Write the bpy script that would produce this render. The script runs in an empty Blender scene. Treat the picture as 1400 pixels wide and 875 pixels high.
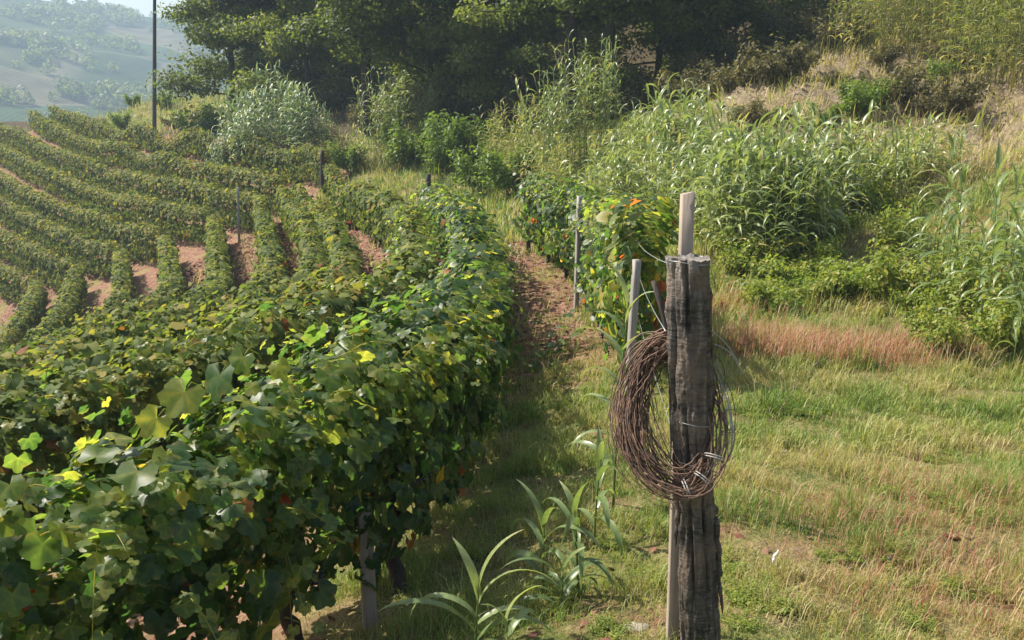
import bpy, math, random
import numpy as np
from mathutils import Vector, Matrix

RNG = np.random.default_rng(7)
random.seed(7)
scene = bpy.context.scene
COL = scene.collection
PI = math.pi

# ------------------------------------------------------------------ camera model
F = 1200.0                       # focal length in photograph pixels (1400 wide)
CX, CY = 700.0, 437.5
PITCH = math.atan(307.5 / F)     # looking slightly down
CP, SP = math.cos(PITCH), math.sin(PITCH)

def ray(px, py):
    u = (px - CX) / F
    v = -(py - CY) / F
    return np.array([u, CP + v * SP, -SP + v * CP])

def pt(px, py, d):
    """point at horizontal forward distance d seen at a pixel of the photograph"""
    r = ray(px, py)
    return r * (d / r[1])

# ------------------------------------------------------------------ vine rows: their tops as surveyed (pixel, pixel, distance)
ROWS = {
 'C':  [(588,247,25.5),(622,266,20),(645,293,16.8),(653,334,13.2),(641,380,10.1),(608,415,7.7),(572,442,6.1),(486,470,4.9),(362,512,4.05),(178,590,3.35),(-50,680,2.95),(-330,780,2.6)],
 'B1': [(450,223,38.5),(496,246,28.5),(537,267,23),(561,290,18.8),(568,324,15.2),(545,362,12.1),(462,396,9.8),(320,432,8.0),(150,490,6.6),(0,548,5.8),(-220,640,5.1)],
 'B2': [(406,247,37.5),(432,263,30),(456,287,24),(471,318,19),(462,354,15),(380,390,12),(240,425,10),(80,475,8.7),(-100,540,7.9),(-300,620,7.3)],
 'B3': [(384,252,39.5),(412,286,30),(428,322,23.8),(430,348,19.6),(410,370,16),(330,397,13.4),(200,430,11.8),(50,475,10.8),(-150,540,10.1)],
 'B4': [(355,268,40),(368,330,27),(372,360,21.5),(345,385,17.5),(250,415,15),(120,450,13.5),(0,485,12.8),(-200,550,12)],
 'B5': [(293,292,40),(297,345,28),(298,375,22.5),(265,400,19),(170,430,17),(60,460,15.7),(-100,505,14.9)],
 'B6': [(225,318,41),(232,362,30),(228,388,25),(190,412,21.5),(100,445,19.3),(0,475,18),(-150,520,17)],
 'B7': [(165,340,42),(165,390,31),(150,415,27),(80,452,23),(0,485,21),(-150,540,19.5)],
 'B8': [(105,360,43),(90,405,33),(70,432,29),(10,480,25),(-100,540,22.5)],
 'B9': [(50,378,44),(38,410,36),(10,450,31),(-50,500,27),(-150,560,25)],
 'F1': [(446,206,43),(377,208,49),(300,206,55),(230,198,62),(167,182,70),(120,165,78),(70,145,88)],
 'F2': [(385,243,42),(320,233,47),(260,222,53),(186,209,62),(139,197,68),(74,168,80),(43,154,88)],
 'F3': [(345,264,41),(300,258,44),(260,252,48),(165,236,58),(93,209,68),(46,190,76),(4,173,85),(-60,148,98)],
 'F4': [(283,288,42),(230,279,46),(158,268,53),(111,252,59),(74,235,64),(0,198,77),(-60,170,90)],
 'F5': [(215,313,43),(150,298,48),(93,281,55),(46,262,60),(0,238,68),(-60,205,78)],
 'F6': [(155,336,44),(100,318,48),(51,297,54),(0,274,60),(-60,245,68)],
 'F7': [(95,357,45),(50,338,49),(0,318,54),(-60,290,60)],
 'F8': [(45,385,46),(0,363,49),(-60,335,54)],
}
ROWH = {'C': 1.55}
def rowh(k): return 1.55 if k == 'C' else (1.65 if k[0] == 'B' else 1.8)
D_BASE = [(725,350,21.7),(770,384,18),(815,417,15.2),(846,466,11.6),(866,515,9.3),(884,560,8.0)]

# ------------------------------------------------------------------ terrain (thin plate spline through surveyed ground points)
ctrl = []
for k, pts in ROWS.items():
    for p in pts:
        q = pt(*p); ctrl.append((q[0], q[1], q[2] - rowh(k)))
for p in D_BASE: ctrl.append(tuple(pt(*p)))
for p in [(955,892,3.3),(1200,880,3.6),(1400,880,3.9),(1050,700,5.0),(1200,640,6.2),(1400,640,6.8),(1000,560,7.6),(1200,520,9.3),
          (1400,520,9.8),(1000,420,13),(1200,412,13.2),(1330,440,11.6),(1050,345,15.5),(1180,300,17),(1300,300,16),(1400,330,14.5),
          (900,320,19),(850,292,23),(770,300,27),(700,302,29),(640,285,33),(555,285,36),(1000,200,24),(1100,120,28),(1200,92,30),
          (1300,112,27),(1400,180,23),(1150,200,23),(1300,220,20),(1200,45,33),(1400,65,29),(1000,120,33),(900,170,31),(800,195,36),
          (700,190,42),(600,178,47),(590,215,43),(500,195,48),(450,178,53),(370,200,53),(300,190,58),(230,186,66),(205,140,82),
          (262,150,76),(125,172,88),(600,130,58),(800,90,52),(1000,50,46),(400,140,70),(300,148,82)]:
    ctrl.append(tuple(pt(*p)))
ctrl += [(0,0,-1.62),(0,-4,-1.6),(-5,-3,-1.9),(5,-3,-1.2),(8,2,-1.3),(12,8,-.6),(15,16,1.2),(22,25,6),(32,40,13),(12,52,9),(4,72,12),
         (-12,90,7),(40,10,7),(40,-6,6),(-20,-6,-4),(-45,-5,-9),(-50,20,-14),(-70,45,-17),(-80,80,-16),(-75,118,-28),(-45,118,-12),
         (0,118,18),(45,80,28),(65,60,30),(65,118,34),(65,20,18),(-88,0,-20)]
ctrl = np.array(ctrl)
def tps_k(r2): return 0.5 * r2 * np.log(r2 + 1e-9)
n = len(ctrl)
S = 30.0
cxy = ctrl[:, :2] / S
K = tps_k(((cxy[:, None] - cxy[None]) ** 2).sum(-1)) + np.eye(n) * 2e-3
Pm = np.c_[np.ones(n), cxy]
A = np.block([[K, Pm], [Pm.T, np.zeros((3, 3))]])
W = np.linalg.solve(A, np.r_[ctrl[:, 2], 0, 0, 0])
GX0, GX1, GY0, GY1, GS = -92.0, 68.0, -8.0, 124.0, 0.3
gx = np.arange(GX0, GX1 + 1e-6, GS); gy = np.arange(GY0, GY1 + 1e-6, GS)

def sn(x, y, sc, seed, octv=3):
    """cheap smooth noise, about -1..1"""
    r = np.random.default_rng(seed); o = 0; a = 1; t = 0
    for i in range(octv):
        for j in range(3):
            th = r.uniform(0, 2*PI); k = r.uniform(.7, 1.3) * 2*PI / sc; ph = r.uniform(0, 2*PI)
            o = o + a * np.sin(k * (x*math.cos(th) + y*math.sin(th)) + ph + 1.1*np.sin(k*.6*(x*math.sin(th) - y*math.cos(th)) + ph*2))
            t += a * .55
        a *= .55; sc *= .47
    return o / t

def far_z(x, y):
    """valley and the hills across it"""
    r = np.hypot(x, y); az = np.arctan2(x, y)
    ridge = np.interp(az, [-2.2,-1.2,-.62,-.53,-.47,-.40,-.33,-.2,.2,.9,2.2], [40,84,104,97,86,77,72,62,62,75,40])
    ridge = ridge + 4*sn(az*300, az*0, 60, 3, 2)
    t = np.clip((r - 330) / 640, 0, 1.0)
    prof = -48 + (ridge + 48) * (t*.75 + .25*t*t*(3-2*t))
    back = np.clip((r - 970) / 700, 0, 1)
    z = prof * (1 - back) + back * (ridge*.4)
    z = z + 7*sn(x, y, 330, 5, 3) * np.clip((r-200)/200, 0, 1) * (1 - .6*t)
    side = 1/(1 + np.exp(-(x - 30 + (y-60)*.15) / 22)) * np.clip(1 - (r-120)/260, 0, 1)   # the wooded slope to the right
    return z*(1-side) + side*(32 + 5*sn(x, y, 60, 9, 2))

GXX, GYY = np.meshgrid(gx, gy)
flat = np.c_[GXX.ravel(), GYY.ravel()]
Z = np.empty(len(flat))
for i in range(0, len(flat), 40000):
    q = flat[i:i+40000] / S
    r2 = ((q[:, None] - cxy[None])**2).sum(-1)
    Z[i:i+40000] = tps_k(r2) @ W[:n] + W[n] + q @ W[n+1:]
Z = Z.reshape(GXX.shape)
# eroded rough bank and small unevenness
def gauss(x, y, cx, cy, rx, ry): return np.exp(-(((x-cx)/rx)**2 + ((y-cy)/ry)**2))
def gpt(px, py, d):
    q = pt(px, py, d); return q[0], q[1]
b1 = gpt(1200,110,28); b2 = gpt(1350,180,22); b3 = gpt(1080,130,28)
BANK = np.clip(gauss(GXX,GYY,b1[0],b1[1],5.0,4.0) + gauss(GXX,GYY,b2[0],b2[1],4.0,4.0) + 0.55*gauss(GXX,GYY,b3[0],b3[1],4.2,2.6), 0, 1)
rough = np.abs(sn(GXX, GYY, 2.6, 21, 3))
Z += BANK * (rough*.45 - .2 + .10*sn(GXX, GYY, 1.1, 24, 2) - .22*np.abs(sn(GXX*1.6, GYY*.6, 2.0, 25, 2)))
Z += .035*sn(GXX, GYY, 1.7, 22, 3) + .08*sn(GXX, GYY, 6, 23, 2) * np.clip((GYY-4)/10, 0, 1)
edge = np.minimum.reduce([GXX-GX0, GX1-GXX, GYY-GY0+60, GY1-GYY])
eb = np.clip(edge / 16, 0, 1); eb = eb*eb*(3-2*eb)
FZ = far_z(GXX, GYY)
Z = Z*eb + (FZ-.3)*(1-eb)

def gz(x, y):
    x = np.asarray(x, float); y = np.asarray(y, float)
    fx = np.clip((x-GX0)/GS, 0, len(gx)-1.001); fy = np.clip((y-GY0)/GS, 0, len(gy)-1.001)
    i = fx.astype(int); j = fy.astype(int); u = fx-i; v = fy-j
    return (Z[j,i]*(1-u)+Z[j,i+1]*u)*(1-v) + (Z[j+1,i]*(1-u)+Z[j+1,i+1]*u)*v

def hit(px, py):
    """where the line of sight through a pixel meets the ground"""
    r = ray(px, py)
    d = np.geomspace(1.5, 120, 3000)
    q = r[None]/r[1]*d[:, None]
    below = q[:, 2] < gz(q[:, 0], q[:, 1])
    k = int(np.argmax(below)) if below.any() else len(d)-1
    return np.array([q[k,0], q[k,1], float(gz(q[k,0], q[k,1]))])
def on_ground(px, d, py=300):
    q = pt(px, py, d); q[2] = float(gz(q[0], q[1])); return q

# ------------------------------------------------------------------ mesh helpers
class MB:
    def __init__(s): s.v=[]; s.f=[]; s.n=0; s.h=[]; s.r=[]
    def add(s, V, Fs, hue=0.0, rim=0.0):
        V = np.asarray(V, float).reshape(-1, 3)
        s.v.append(V)
        s.h.append(np.broadcast_to(np.asarray(hue, float), (len(V),))); s.r.append(np.broadcast_to(np.asarray(rim, float), (len(V),)))
        if isinstance(Fs, np.ndarray): Fs = [Fs]
        for f in Fs:
            f = np.asarray(f, np.int64)
            if len(f): s.f.append(f + s.n)
        s.n += len(V)
        return s
    def build(s, name, mat, parent=None, smooth=False, loc=None):
        me = bpy.data.meshes.new(name)
        V = np.concatenate(s.v)
        if loc is not None: V = V - np.asarray(loc)
        tot = np.concatenate([np.full(len(f), f.shape[1]) for f in s.f]).astype(np.int32)
        idx = np.concatenate([f.ravel() for f in s.f]).astype(np.int32)
        me.vertices.add(len(V)); me.vertices.foreach_set('co', V.astype(np.float32).ravel())
        me.loops.add(len(idx)); me.loops.foreach_set('vertex_index', idx)
        me.polygons.add(len(tot))
        st = np.zeros(len(tot), np.int32); st[1:] = np.cumsum(tot)[:-1]
        me.polygons.foreach_set('loop_start', st); me.polygons.foreach_set('loop_total', tot)
        if smooth: me.polygons.foreach_set('use_smooth', np.ones(len(tot), bool))
        me.update(calc_edges=True); me.validate()
        for nm, arr in (('hue', s.h), ('rim', s.r)):
            a = me.attributes.new(nm, 'FLOAT', 'POINT'); a.data.foreach_set('value', np.concatenate(arr).astype(np.float32))
        me.materials.append(mat)
        o = bpy.data.objects.new(name, me); COL.objects.link(o)
        if loc is not None: o.location = loc
        if parent: o.parent = parent
        return o

def tag(o, label, cat, group=None, kind=None):
    o['label'] = label; o['category'] = cat
    if group: o['group'] = group
    if kind: o['kind'] = kind
    return o
def thing(name, label, cat, loc=(0,0,0), rz=0, group=None):
    o = bpy.data.objects.new(name, None); COL.objects.link(o)
    o.location = loc; o.rotation_euler = (0,0,rz); o.empty_display_size = .1
    return tag(o, label, cat, group)
def kids(o): return [c for c in COL.objects if c.parent is o]
CHILD = {}
def dup(root, loc, rz=0, sc=1.0, label=None):
    c = root.copy(); COL.objects.link(c); c.location = loc; c.rotation_euler = (0,0,rz); c.scale = (sc,sc,sc) if np.isscalar(sc) else sc
    if label: c['label'] = label
    if root.name not in CHILD: CHILD[root.name] = [k for k in COL.objects if k.parent is root]
    for k in CHILD[root.name]:
        q = k.copy(); COL.objects.link(q); q.parent = c
    return c

def tube(pts, rad, sides=6, cap=True):
    P = np.asarray(pts, float); m = len(P); rad = np.broadcast_to(np.asarray(rad, float), (m,))
    T = np.gradient(P, axis=0); T /= np.linalg.norm(T, axis=1)[:, None] + 1e-12
    ref = np.array([0,0,1.]) if abs(T[0,2]) < .8 else np.array([1.,0,0])
    a = np.cross(T, ref); a /= np.linalg.norm(a, axis=1)[:, None] + 1e-12
    b = np.cross(T, a)
    th = np.arange(sides)*2*PI/sides
    V = P[:,None] + rad[:,None,None]*(a[:,None]*np.cos(th)[None,:,None] + b[:,None]*np.sin(th)[None,:,None])
    V = V.reshape(-1,3)
    i = np.arange(m-1)[:,None]*sides; j = np.arange(sides)[None]; jn = (j+1) % sides
    Q = np.stack([i+j, i+jn, i+sides+jn, i+sides+j], -1).reshape(-1,4)
    Fs = [Q]
    if cap:
        Fs.append(np.arange(sides)[None, ::-1]); Fs.append((np.arange(sides)+(m-1)*sides)[None])
    return V, Fs

def box_prism(p0, p1, w, t, yaw=0, top_cut=0):
    """square timber from p0 to p1 with slightly chamfered edges"""
    c = .12
    prof = np.array([(-1,-1+c),(-1+c,-1),(1-c,-1),(1,-1+c),(1,1-c),(1-c,1),(-1+c,1),(-1,1-c)]) * .5
    ca, sa = math.cos(yaw), math.sin(yaw)
    pr = np.c_[prof[:,0]*w, prof[:,1]*t]
    pr = np.c_[pr[:,0]*ca - pr[:,1]*sa, pr[:,0]*sa + pr[:,1]*ca, np.zeros(8)]
    ks = np.linspace(0, 1, 9)
    V = []
    for k in ks:
        V.append(np.asarray(p0)*(1-k) + np.asarray(p1)*k + pr)
    V = np.concatenate(V)
    V[-8:, 2] += top_cut * prof[:, 0]
    Q = [[i*8+j, i*8+(j+1)%8, (i+1)*8+(j+1)%8, (i+1)*8+j] for i in range(8) for j in range(8)]
    return V, [np.array(Q), np.arange(8)[None, ::-1], (np.arange(8)+64)[None]]

def rotmats(nrm, tip):
    """frames: z = normal, y = leaf tip direction"""
    z = nrm/(np.linalg.norm(nrm, axis=1)[:,None]+1e-9)
    y = tip - (tip*z).sum(1)[:,None]*z; y /= np.linalg.norm(y, axis=1)[:,None]+1e-9
    x = np.cross(y, z)
    return np.stack([x, y, z], -1)

def scatter(mb, tmpl, pos, nrm, tip, size, hue):
    TV, TF, TR = tmpl[:3]
    R = rotmats(nrm, tip)
    m = len(pos); k = len(TV)
    sz = np.broadcast_to(size, (m,))
    V = np.einsum('nij,kj->nki', R, TV) * sz[:,None,None] + pos[:,None]
    Fs = [(f[None] + (np.arange(m)*k)[:,None,None]).reshape(-1, f.shape[1]) for f in TF]
    hv = np.repeat(np.broadcast_to(hue,(m,)), k)
    if len(tmpl) > 3: hv = np.where(hv < .86, np.clip(hv + np.tile(tmpl[3], m), 0, .9), hv)
    mb.add(V.reshape(-1,3), Fs, hv, np.tile(TR, m))

# leaf templates: (verts, faces, rim)
def grape_leaf(curl=.16, seed=0):
    r = np.random.default_rng(seed)
    ang = np.radians(np.linspace(-78, 258, 25))
    k = np.degrees(ang) - 90
    lob = .45 + .135*np.exp(-(k/19)**2) + .10*np.exp(-((np.abs(k)-64)/17)**2) + .08*np.exp(-((np.abs(k)-125)/20)**2) - .05*np.exp(-((np.abs(k)-33)/10)**2)
    rad = lob + .042*(np.arange(25) % 2) - .021 + r.normal(0,.012,25)
    rad[0] = rad[-1] = .17
    rim = np.c_[rad*np.cos(ang), rad*np.sin(ang)+.12]
    mid = rim*.55
    zz = lambda p, s: -curl*1.3*np.hypot(p[:,0], p[:,1]-.1)**1.6 + s*.04*np.sin(np.arange(len(p))*.78+seed) + .14*np.abs(p[:,0])
    V = np.r_[[[0,.02,.0]], np.c_[mid, zz(mid, .5)], np.c_[rim, zz(rim, 1.)]]
    m = 25
    tri = np.array([[0, 1+i, 2+i] for i in range(m-1)])
    quad = np.array([[1+i, 1+m+i, 2+m+i, 2+i] for i in range(m-1)])
    vein = np.isin(np.arange(25), [12, 7, 8, 16, 17, 2, 22])
    return V, [tri, quad], np.r_[0, np.full(m,.5), np.ones(m)], np.r_[.16, np.where(vein,.12,-.03), np.where(vein,.05,-.02)]
def mid_leaf():
    ang = np.radians([-90,-40,5,45,90,135,175,220]); rad = np.array([.15,.5,.45,.55,.62,.55,.45,.5])
    p = np.c_[rad*np.cos(ang), rad*np.sin(ang)+.1]
    V = np.r_[[[0,0,.03]], np.c_[p, -.25*np.hypot(p[:,0],p[:,1])**1.7 + .12*np.abs(p[:,0])]]
    return V, [np.array([[0,1+i,1+(i+1)%8] for i in range(8)])], np.r_[0, np.ones(8)]
def quad_leaf(asp=.8):
    V = np.array([[0,-.5,0],[.5*asp,0,.06],[0,.55,-.1],[-.5*asp,0,.06]], float)
    return V, [np.array([[0,1,2],[0,2,3]])], np.array([.5,1,1,1])
GLS = [grape_leaf(.06, 1), grape_leaf(.22, 2), grape_leaf(.42, 5)]
GL, ML, QL, TL = grape_leaf(), mid_leaf(), quad_leaf(.9), quad_leaf(.62)

def ribbons(mb, base, az, ln, wd, e0, droop, hue, segs=6, twist=0.0):
    m = len(base); t = np.linspace(0,1,segs+1)
    e = e0[:,None] - droop[:,None]*t[None]**1.25
    dx = np.cos(e); dz = np.sin(e)
    st = ln[:,None]/segs
    h = np.concatenate([np.zeros((m,1)), np.cumsum((dx[:,1:]+dx[:,:-1])/2*st,1)],1)
    z = np.concatenate([np.zeros((m,1)), np.cumsum((dz[:,1:]+dz[:,:-1])/2*st,1)],1)
    ca, sa = np.cos(az)[:,None], np.sin(az)[:,None]
    bend = np.asarray(twist)*np.ones(m)
    P = np.stack([base[:,0,None]+h*ca - bend[:,None]*h*h*sa, base[:,1,None]+h*sa + bend[:,None]*h*h*ca, base[:,2,None]+z], -1)
    prof = np.interp(t, [0,.15,.4,.7,.9,1], [.55,.9,1,.7,.3,.03])
    side = np.stack([-sa*np.ones_like(h), ca*np.ones_like(h), np.zeros_like(h)], -1)
    nr = np.stack([-dz*ca, -dz*sa, dx], -1)
    tw = (bend*1.5)[:,None]*t[None]
    side = side*np.cos(tw)[...,None] + nr*np.sin(tw)[...,None]
    w = (wd[:,None]*prof[None]/2)[...,None]
    # V shaped cross-section: edge, midrib, edge
    V = np.stack([P-side*w+nr*w*.35, P, P+side*w+nr*w*.35], 2).reshape(-1,3)
    k = (segs+1)*3
    b = (np.arange(m)*k)[:,None,None]; s = (np.arange(segs)*3)[None,:,None]
    q1 = np.array([0,1,4,3])[None,None]; q2 = np.array([1,2,5,4])[None,None]
    Fq = np.concatenate([(b+s+q1).reshape(-1,4), (b+s+q2).reshape(-1,4)])
    mb.add(V, [Fq], np.repeat(np.broadcast_to(hue,(m,)), k), np.tile(np.repeat(t,3), m))

def blades(mb, base, az, h, w, lean, hue):
    m = len(base)
    ca, sa = np.cos(az), np.sin(az)
    sd = np.stack([-sa, ca, 0*ca], -1)*w[:,None]*.5
    d = np.stack([ca, sa, 0*ca], -1)
    mid = base + d*(h*lean*.35)[:,None]; mid[:,2] += h*.58
    tip = base + d*(h*lean)[:,None]; tip[:,2] += h*(1-.35*lean)
    V = np.stack([base-sd, base+sd, mid+sd*.75, mid-sd*.75, tip], 1).reshape(-1,3)
    b = (np.arange(m)*5)[:,None]
    mb.add(V, [b+np.array([[0,1,2,3]]), b+np.array([[3,2,4]])], np.repeat(np.broadcast_to(hue,(m,)),5), np.tile([0,0,.55,.55,1.],m))

# ------------------------------------------------------------------ materials
def mat(name):
    m = bpy.data.materials.new(name); m.use_nodes = True
    nt = m.node_tree; nt.nodes.clear()
    out = nt.nodes.new('ShaderNodeOutputMaterial')
    return m, nt, out
def N(nt, t, **kw):
    n_ = nt.nodes.new(t)
    for k, v in kw.items():
        if k in n_.inputs: n_.inputs[k].default_value = v
        else: setattr(n_, k, v)
    return n_
def ramp(nt, stops, fac, interp='LINEAR'):
    r = nt.nodes.new('ShaderNodeValToRGB'); r.color_ramp.interpolation = interp
    e = r.color_ramp.elements
    while len(e) < len(stops): e.new(.5)
    for i, (p, c) in enumerate(stops):
        e[i].position = p; e[i].color = (*c, 1)
    if fac is not None: nt.links.new(fac, r.inputs[0])
    return r
def attr(nt, nm): return N(nt, 'ShaderNodeAttribute', attribute_name=nm)
def mixc(nt, a, b, fac, mode='MIX'):
    m = N(nt, 'ShaderNodeMix', data_type='RGBA', blend_type=mode)
    for sock, v in ((m.inputs[0], fac), (m.inputs[6], a), (m.inputs[7], b)):
        if hasattr(v, 'is_output'): nt.links.new(v, sock)
        else: sock.default_value = v if not isinstance(v, tuple) or len(v) == 4 else (*v, 1)
    return m.outputs[2]
def math_(nt, op, a, b=0.0, clamp=False):
    m = N(nt, 'ShaderNodeMath', operation=op, use_clamp=clamp)
    for s_, v in ((m.inputs[0], a), (m.inputs[1], b)):
        if hasattr(v, 'is_output'): nt.links.new(v, s_)
        else: s_.default_value = v
    return m.outputs[0]
def noise(nt, scale, detail=4, rough=.6, vec=None, dist=0.0):
    n_ = N(nt, 'ShaderNodeTexNoise'); n_.inputs['Scale'].default_value = scale; n_.inputs['Detail'].default_value = detail
    n_.inputs['Roughness'].default_value = rough; n_.inputs['Distortion'].default_value = dist
    if vec is not None: nt.links.new(vec, n_.inputs['Vector'])
    return n_

def leaf_mat(name, stops, trans=.45, rough=.42, spec=.5, edge=None, pale=1.35, tscale=1.6, vein=False):
    m, nt, out = mat(name)
    h = attr(nt, 'hue')
    c = ramp(nt, stops, h.outputs['Fac']).outputs[0]
    if edge is not None:
        rm = attr(nt, 'rim')
        tc = N(nt, 'ShaderNodeTexCoord'); nz = noise(nt, 14, 3, .6, tc.outputs['Object'])
        f = math_(nt, 'MULTIPLY', math_(nt, 'POWER', rm.outputs['Fac'], 3.0), math_(nt, 'GREATER_THAN', nz.outputs['Fac'], .56))
        c = mixc(nt, c, edge, math_(nt, 'MULTIPLY', f, .55))
        nz2 = noise(nt, 45, 2, .6, tc.outputs['Object'])
        c = mixc(nt, c, ramp(nt, [(.3,(.75,.78,.75)),(.7,(1.25,1.2,1.1))], nz2.outputs['Fac']).outputs[0], .7, 'MULTIPLY')
    ge = N(nt, 'ShaderNodeNewGeometry')
    cb = mixc(nt, c, (pale, pale*1.02, pale*1.0, 1), ge.outputs['Backfacing'], 'MULTIPLY')
    p = N(nt, 'ShaderNodeBsdfPrincipled'); nt.links.new(cb, p.inputs['Base Color'])
    p.inputs['Roughness'].default_value = rough; p.inputs['Specular IOR Level'].default_value = spec
    t = N(nt, 'ShaderNodeBsdfTranslucent')
    nt.links.new(mixc(nt, c, (tscale*1.02, tscale*1.06, tscale*.5, 1), 1.0, 'MULTIPLY'), t.inputs['Color'])
    mx = N(nt, 'ShaderNodeMixShader'); mx.inputs[0].default_value = trans
    nt.links.new(p.outputs[0], mx.inputs[1]); nt.links.new(t.outputs[0], mx.inputs[2]); nt.links.new(mx.outputs[0], out.inputs[0])
    return m

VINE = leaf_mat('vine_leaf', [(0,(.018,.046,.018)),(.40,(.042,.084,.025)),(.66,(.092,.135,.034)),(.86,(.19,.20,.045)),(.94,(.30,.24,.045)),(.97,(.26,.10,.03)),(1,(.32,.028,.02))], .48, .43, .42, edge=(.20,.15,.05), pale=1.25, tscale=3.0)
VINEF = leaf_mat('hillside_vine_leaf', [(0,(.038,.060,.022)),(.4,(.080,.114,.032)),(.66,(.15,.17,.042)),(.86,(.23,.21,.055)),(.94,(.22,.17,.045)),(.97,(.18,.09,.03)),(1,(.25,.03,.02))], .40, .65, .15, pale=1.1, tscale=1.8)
TREE = leaf_mat('tree_leaf', [(0,(.055,.075,.022)),(.5,(.11,.14,.034)),(.8,(.18,.20,.044)),(1,(.21,.19,.05))], .50, .5, .35)
BUSH = leaf_mat('bush_leaf', [(0,(.06,.10,.022)),(.5,(.13,.19,.034)),(.8,(.24,.28,.05)),(1,(.30,.26,.08))], .45, .5, .35)
DULL = leaf_mat('scrub_leaf', [(0,(.05,.05,.022)),(.5,(.10,.09,.04)),(.8,(.15,.13,.05)),(1,(.22,.17,.08))], .35, .6, .3)
REED = leaf_mat('reed_leaf', [(0,(.075,.12,.045)),(.5,(.15,.20,.08)),(.8,(.25,.285,.13)),(.93,(.24,.25,.09)),(1,(.38,.32,.16))], .40, .36, .6, edge=(.36,.29,.12), pale=1.15)
SILV = leaf_mat('silvery_reed_leaf', [(0,(.10,.15,.085)),(.5,(.17,.225,.135)),(.9,(.29,.33,.21)),(1,(.38,.34,.2))], .35, .4, .5)
REEDY = leaf_mat('yellow_reed_leaf', [(0,(.10,.13,.03)),(.5,(.20,.22,.05)),(.85,(.32,.29,.08)),(1,(.40,.32,.15))], .45, .45, .45)
GRASS = leaf_mat('grass_blade', [(0,(.055,.11,.02)),(.3,(.12,.185,.035)),(.55,(.23,.25,.07)),(.75,(.32,.265,.13)),(.87,(.30,.17,.11)),(1,(.29,.088,.082))], .42, .5, .35)
LITTER = leaf_mat('dead_leaf', [(0,(.085,.035,.024)),(.5,(.15,.062,.040)),(1,(.21,.12,.075))], .15, .7, .2)

def wood_mat(name, c0, c1, grain=(40,40,3), bump=.4, rough=.85):
    m, nt, out = mat(name)
    tc = N(nt, 'ShaderNodeTexCoord'); mp = N(nt, 'ShaderNodeMapping'); mp.inputs['Scale'].default_value = grain
    nt.links.new(tc.outputs['Object'], mp.inputs[0])
    nz = noise(nt, 1.0, 6, .65, mp.outputs[0], .4); nz2 = noise(nt, 5, 3, .6, tc.outputs['Object'])
    f = math_(nt, 'ADD', math_(nt,'MULTIPLY', nz.outputs['Fac'], .7), math_(nt,'MULTIPLY', nz2.outputs['Fac'], .3))
    c = ramp(nt, [(.33, c0), (.66, c1)], f).outputs[0]
    p = N(nt, 'ShaderNodeBsdfPrincipled'); nt.links.new(c, p.inputs['Base Color']); p.inputs['Roughness'].default_value = rough
    p.inputs['Specular IOR Level'].default_value = .25
    b = N(nt, 'ShaderNodeBump'); b.inputs['Strength'].default_value = bump; b.inputs['Distance'].default_value = .01
    nt.links.new(nz.outputs['Fac'], b.inputs['Height']); nt.links.new(b.outputs[0], p.inputs['Normal']); nt.links.new(p.outputs[0], out.inputs[0])
    return m
TRUNKW = wood_mat('vine_bark', (.02,.015,.012), (.085,.065,.05), (60,60,6), .8)
TREEW = wood_mat('tree_bark', (.02,.017,.014), (.07,.055,.042), (8,8,1.2), .8)
STAKEW = wood_mat('stake_wood', (.20,.155,.12), (.40,.33,.27), (70,70,3), .3)
GREYW = wood_mat('grey_post_wood', (.17,.155,.14), (.36,.33,.30), (60,60,4), .3)
DARKW = wood_mat('dark_post_wood', (.02,.017,.015), (.075,.066,.058), (50,50,4), .6)
TWIG = wood_mat('twig_bark', (.045,.029,.021), (.27,.165,.115), (30,30,30), .5, .8)
STICK = wood_mat('dry_stick', (.12,.09,.07), (.30,.24,.18), (40,40,40), .3)
STALK = wood_mat('reed_cane', (.10,.12,.03), (.25,.24,.09), (20,20,4), .2, .5)
GRNST = wood_mat('green_stem', (.07,.12,.03), (.16,.20,.05), (20,20,4), .1, .5)

def plain(name, c, rough=.5, metal=0.0):
    m, nt, out = mat(name)
    tc = N(nt, 'ShaderNodeTexCoord'); nz = noise(nt, 30, 3, .6, tc.outputs['Object'])
    cc = mixc(nt, tuple(x*.75 for x in c), tuple(min(1, x*1.2) for x in c), nz.outputs['Fac'])
    p = N(nt, 'ShaderNodeBsdfPrincipled'); nt.links.new(cc, p.inputs['Base Color'])
    p.inputs['Roughness'].default_value = rough; p.inputs['Metallic'].default_value = metal
    nt.links.new(p.outputs[0], out.inputs[0]); return m
WIRE = plain('galvanised_wire', (.36,.36,.36), .4, .5)
TIE = plain('pale_tie', (.30,.29,.27), .6)
GRAPE = plain('grape_skin', (.014,.013,.03), .45)
PAPER = plain('white_scrap', (.78,.79,.80), .6)
STONE = plain('pale_stone', (.27,.23,.18), .95)

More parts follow.
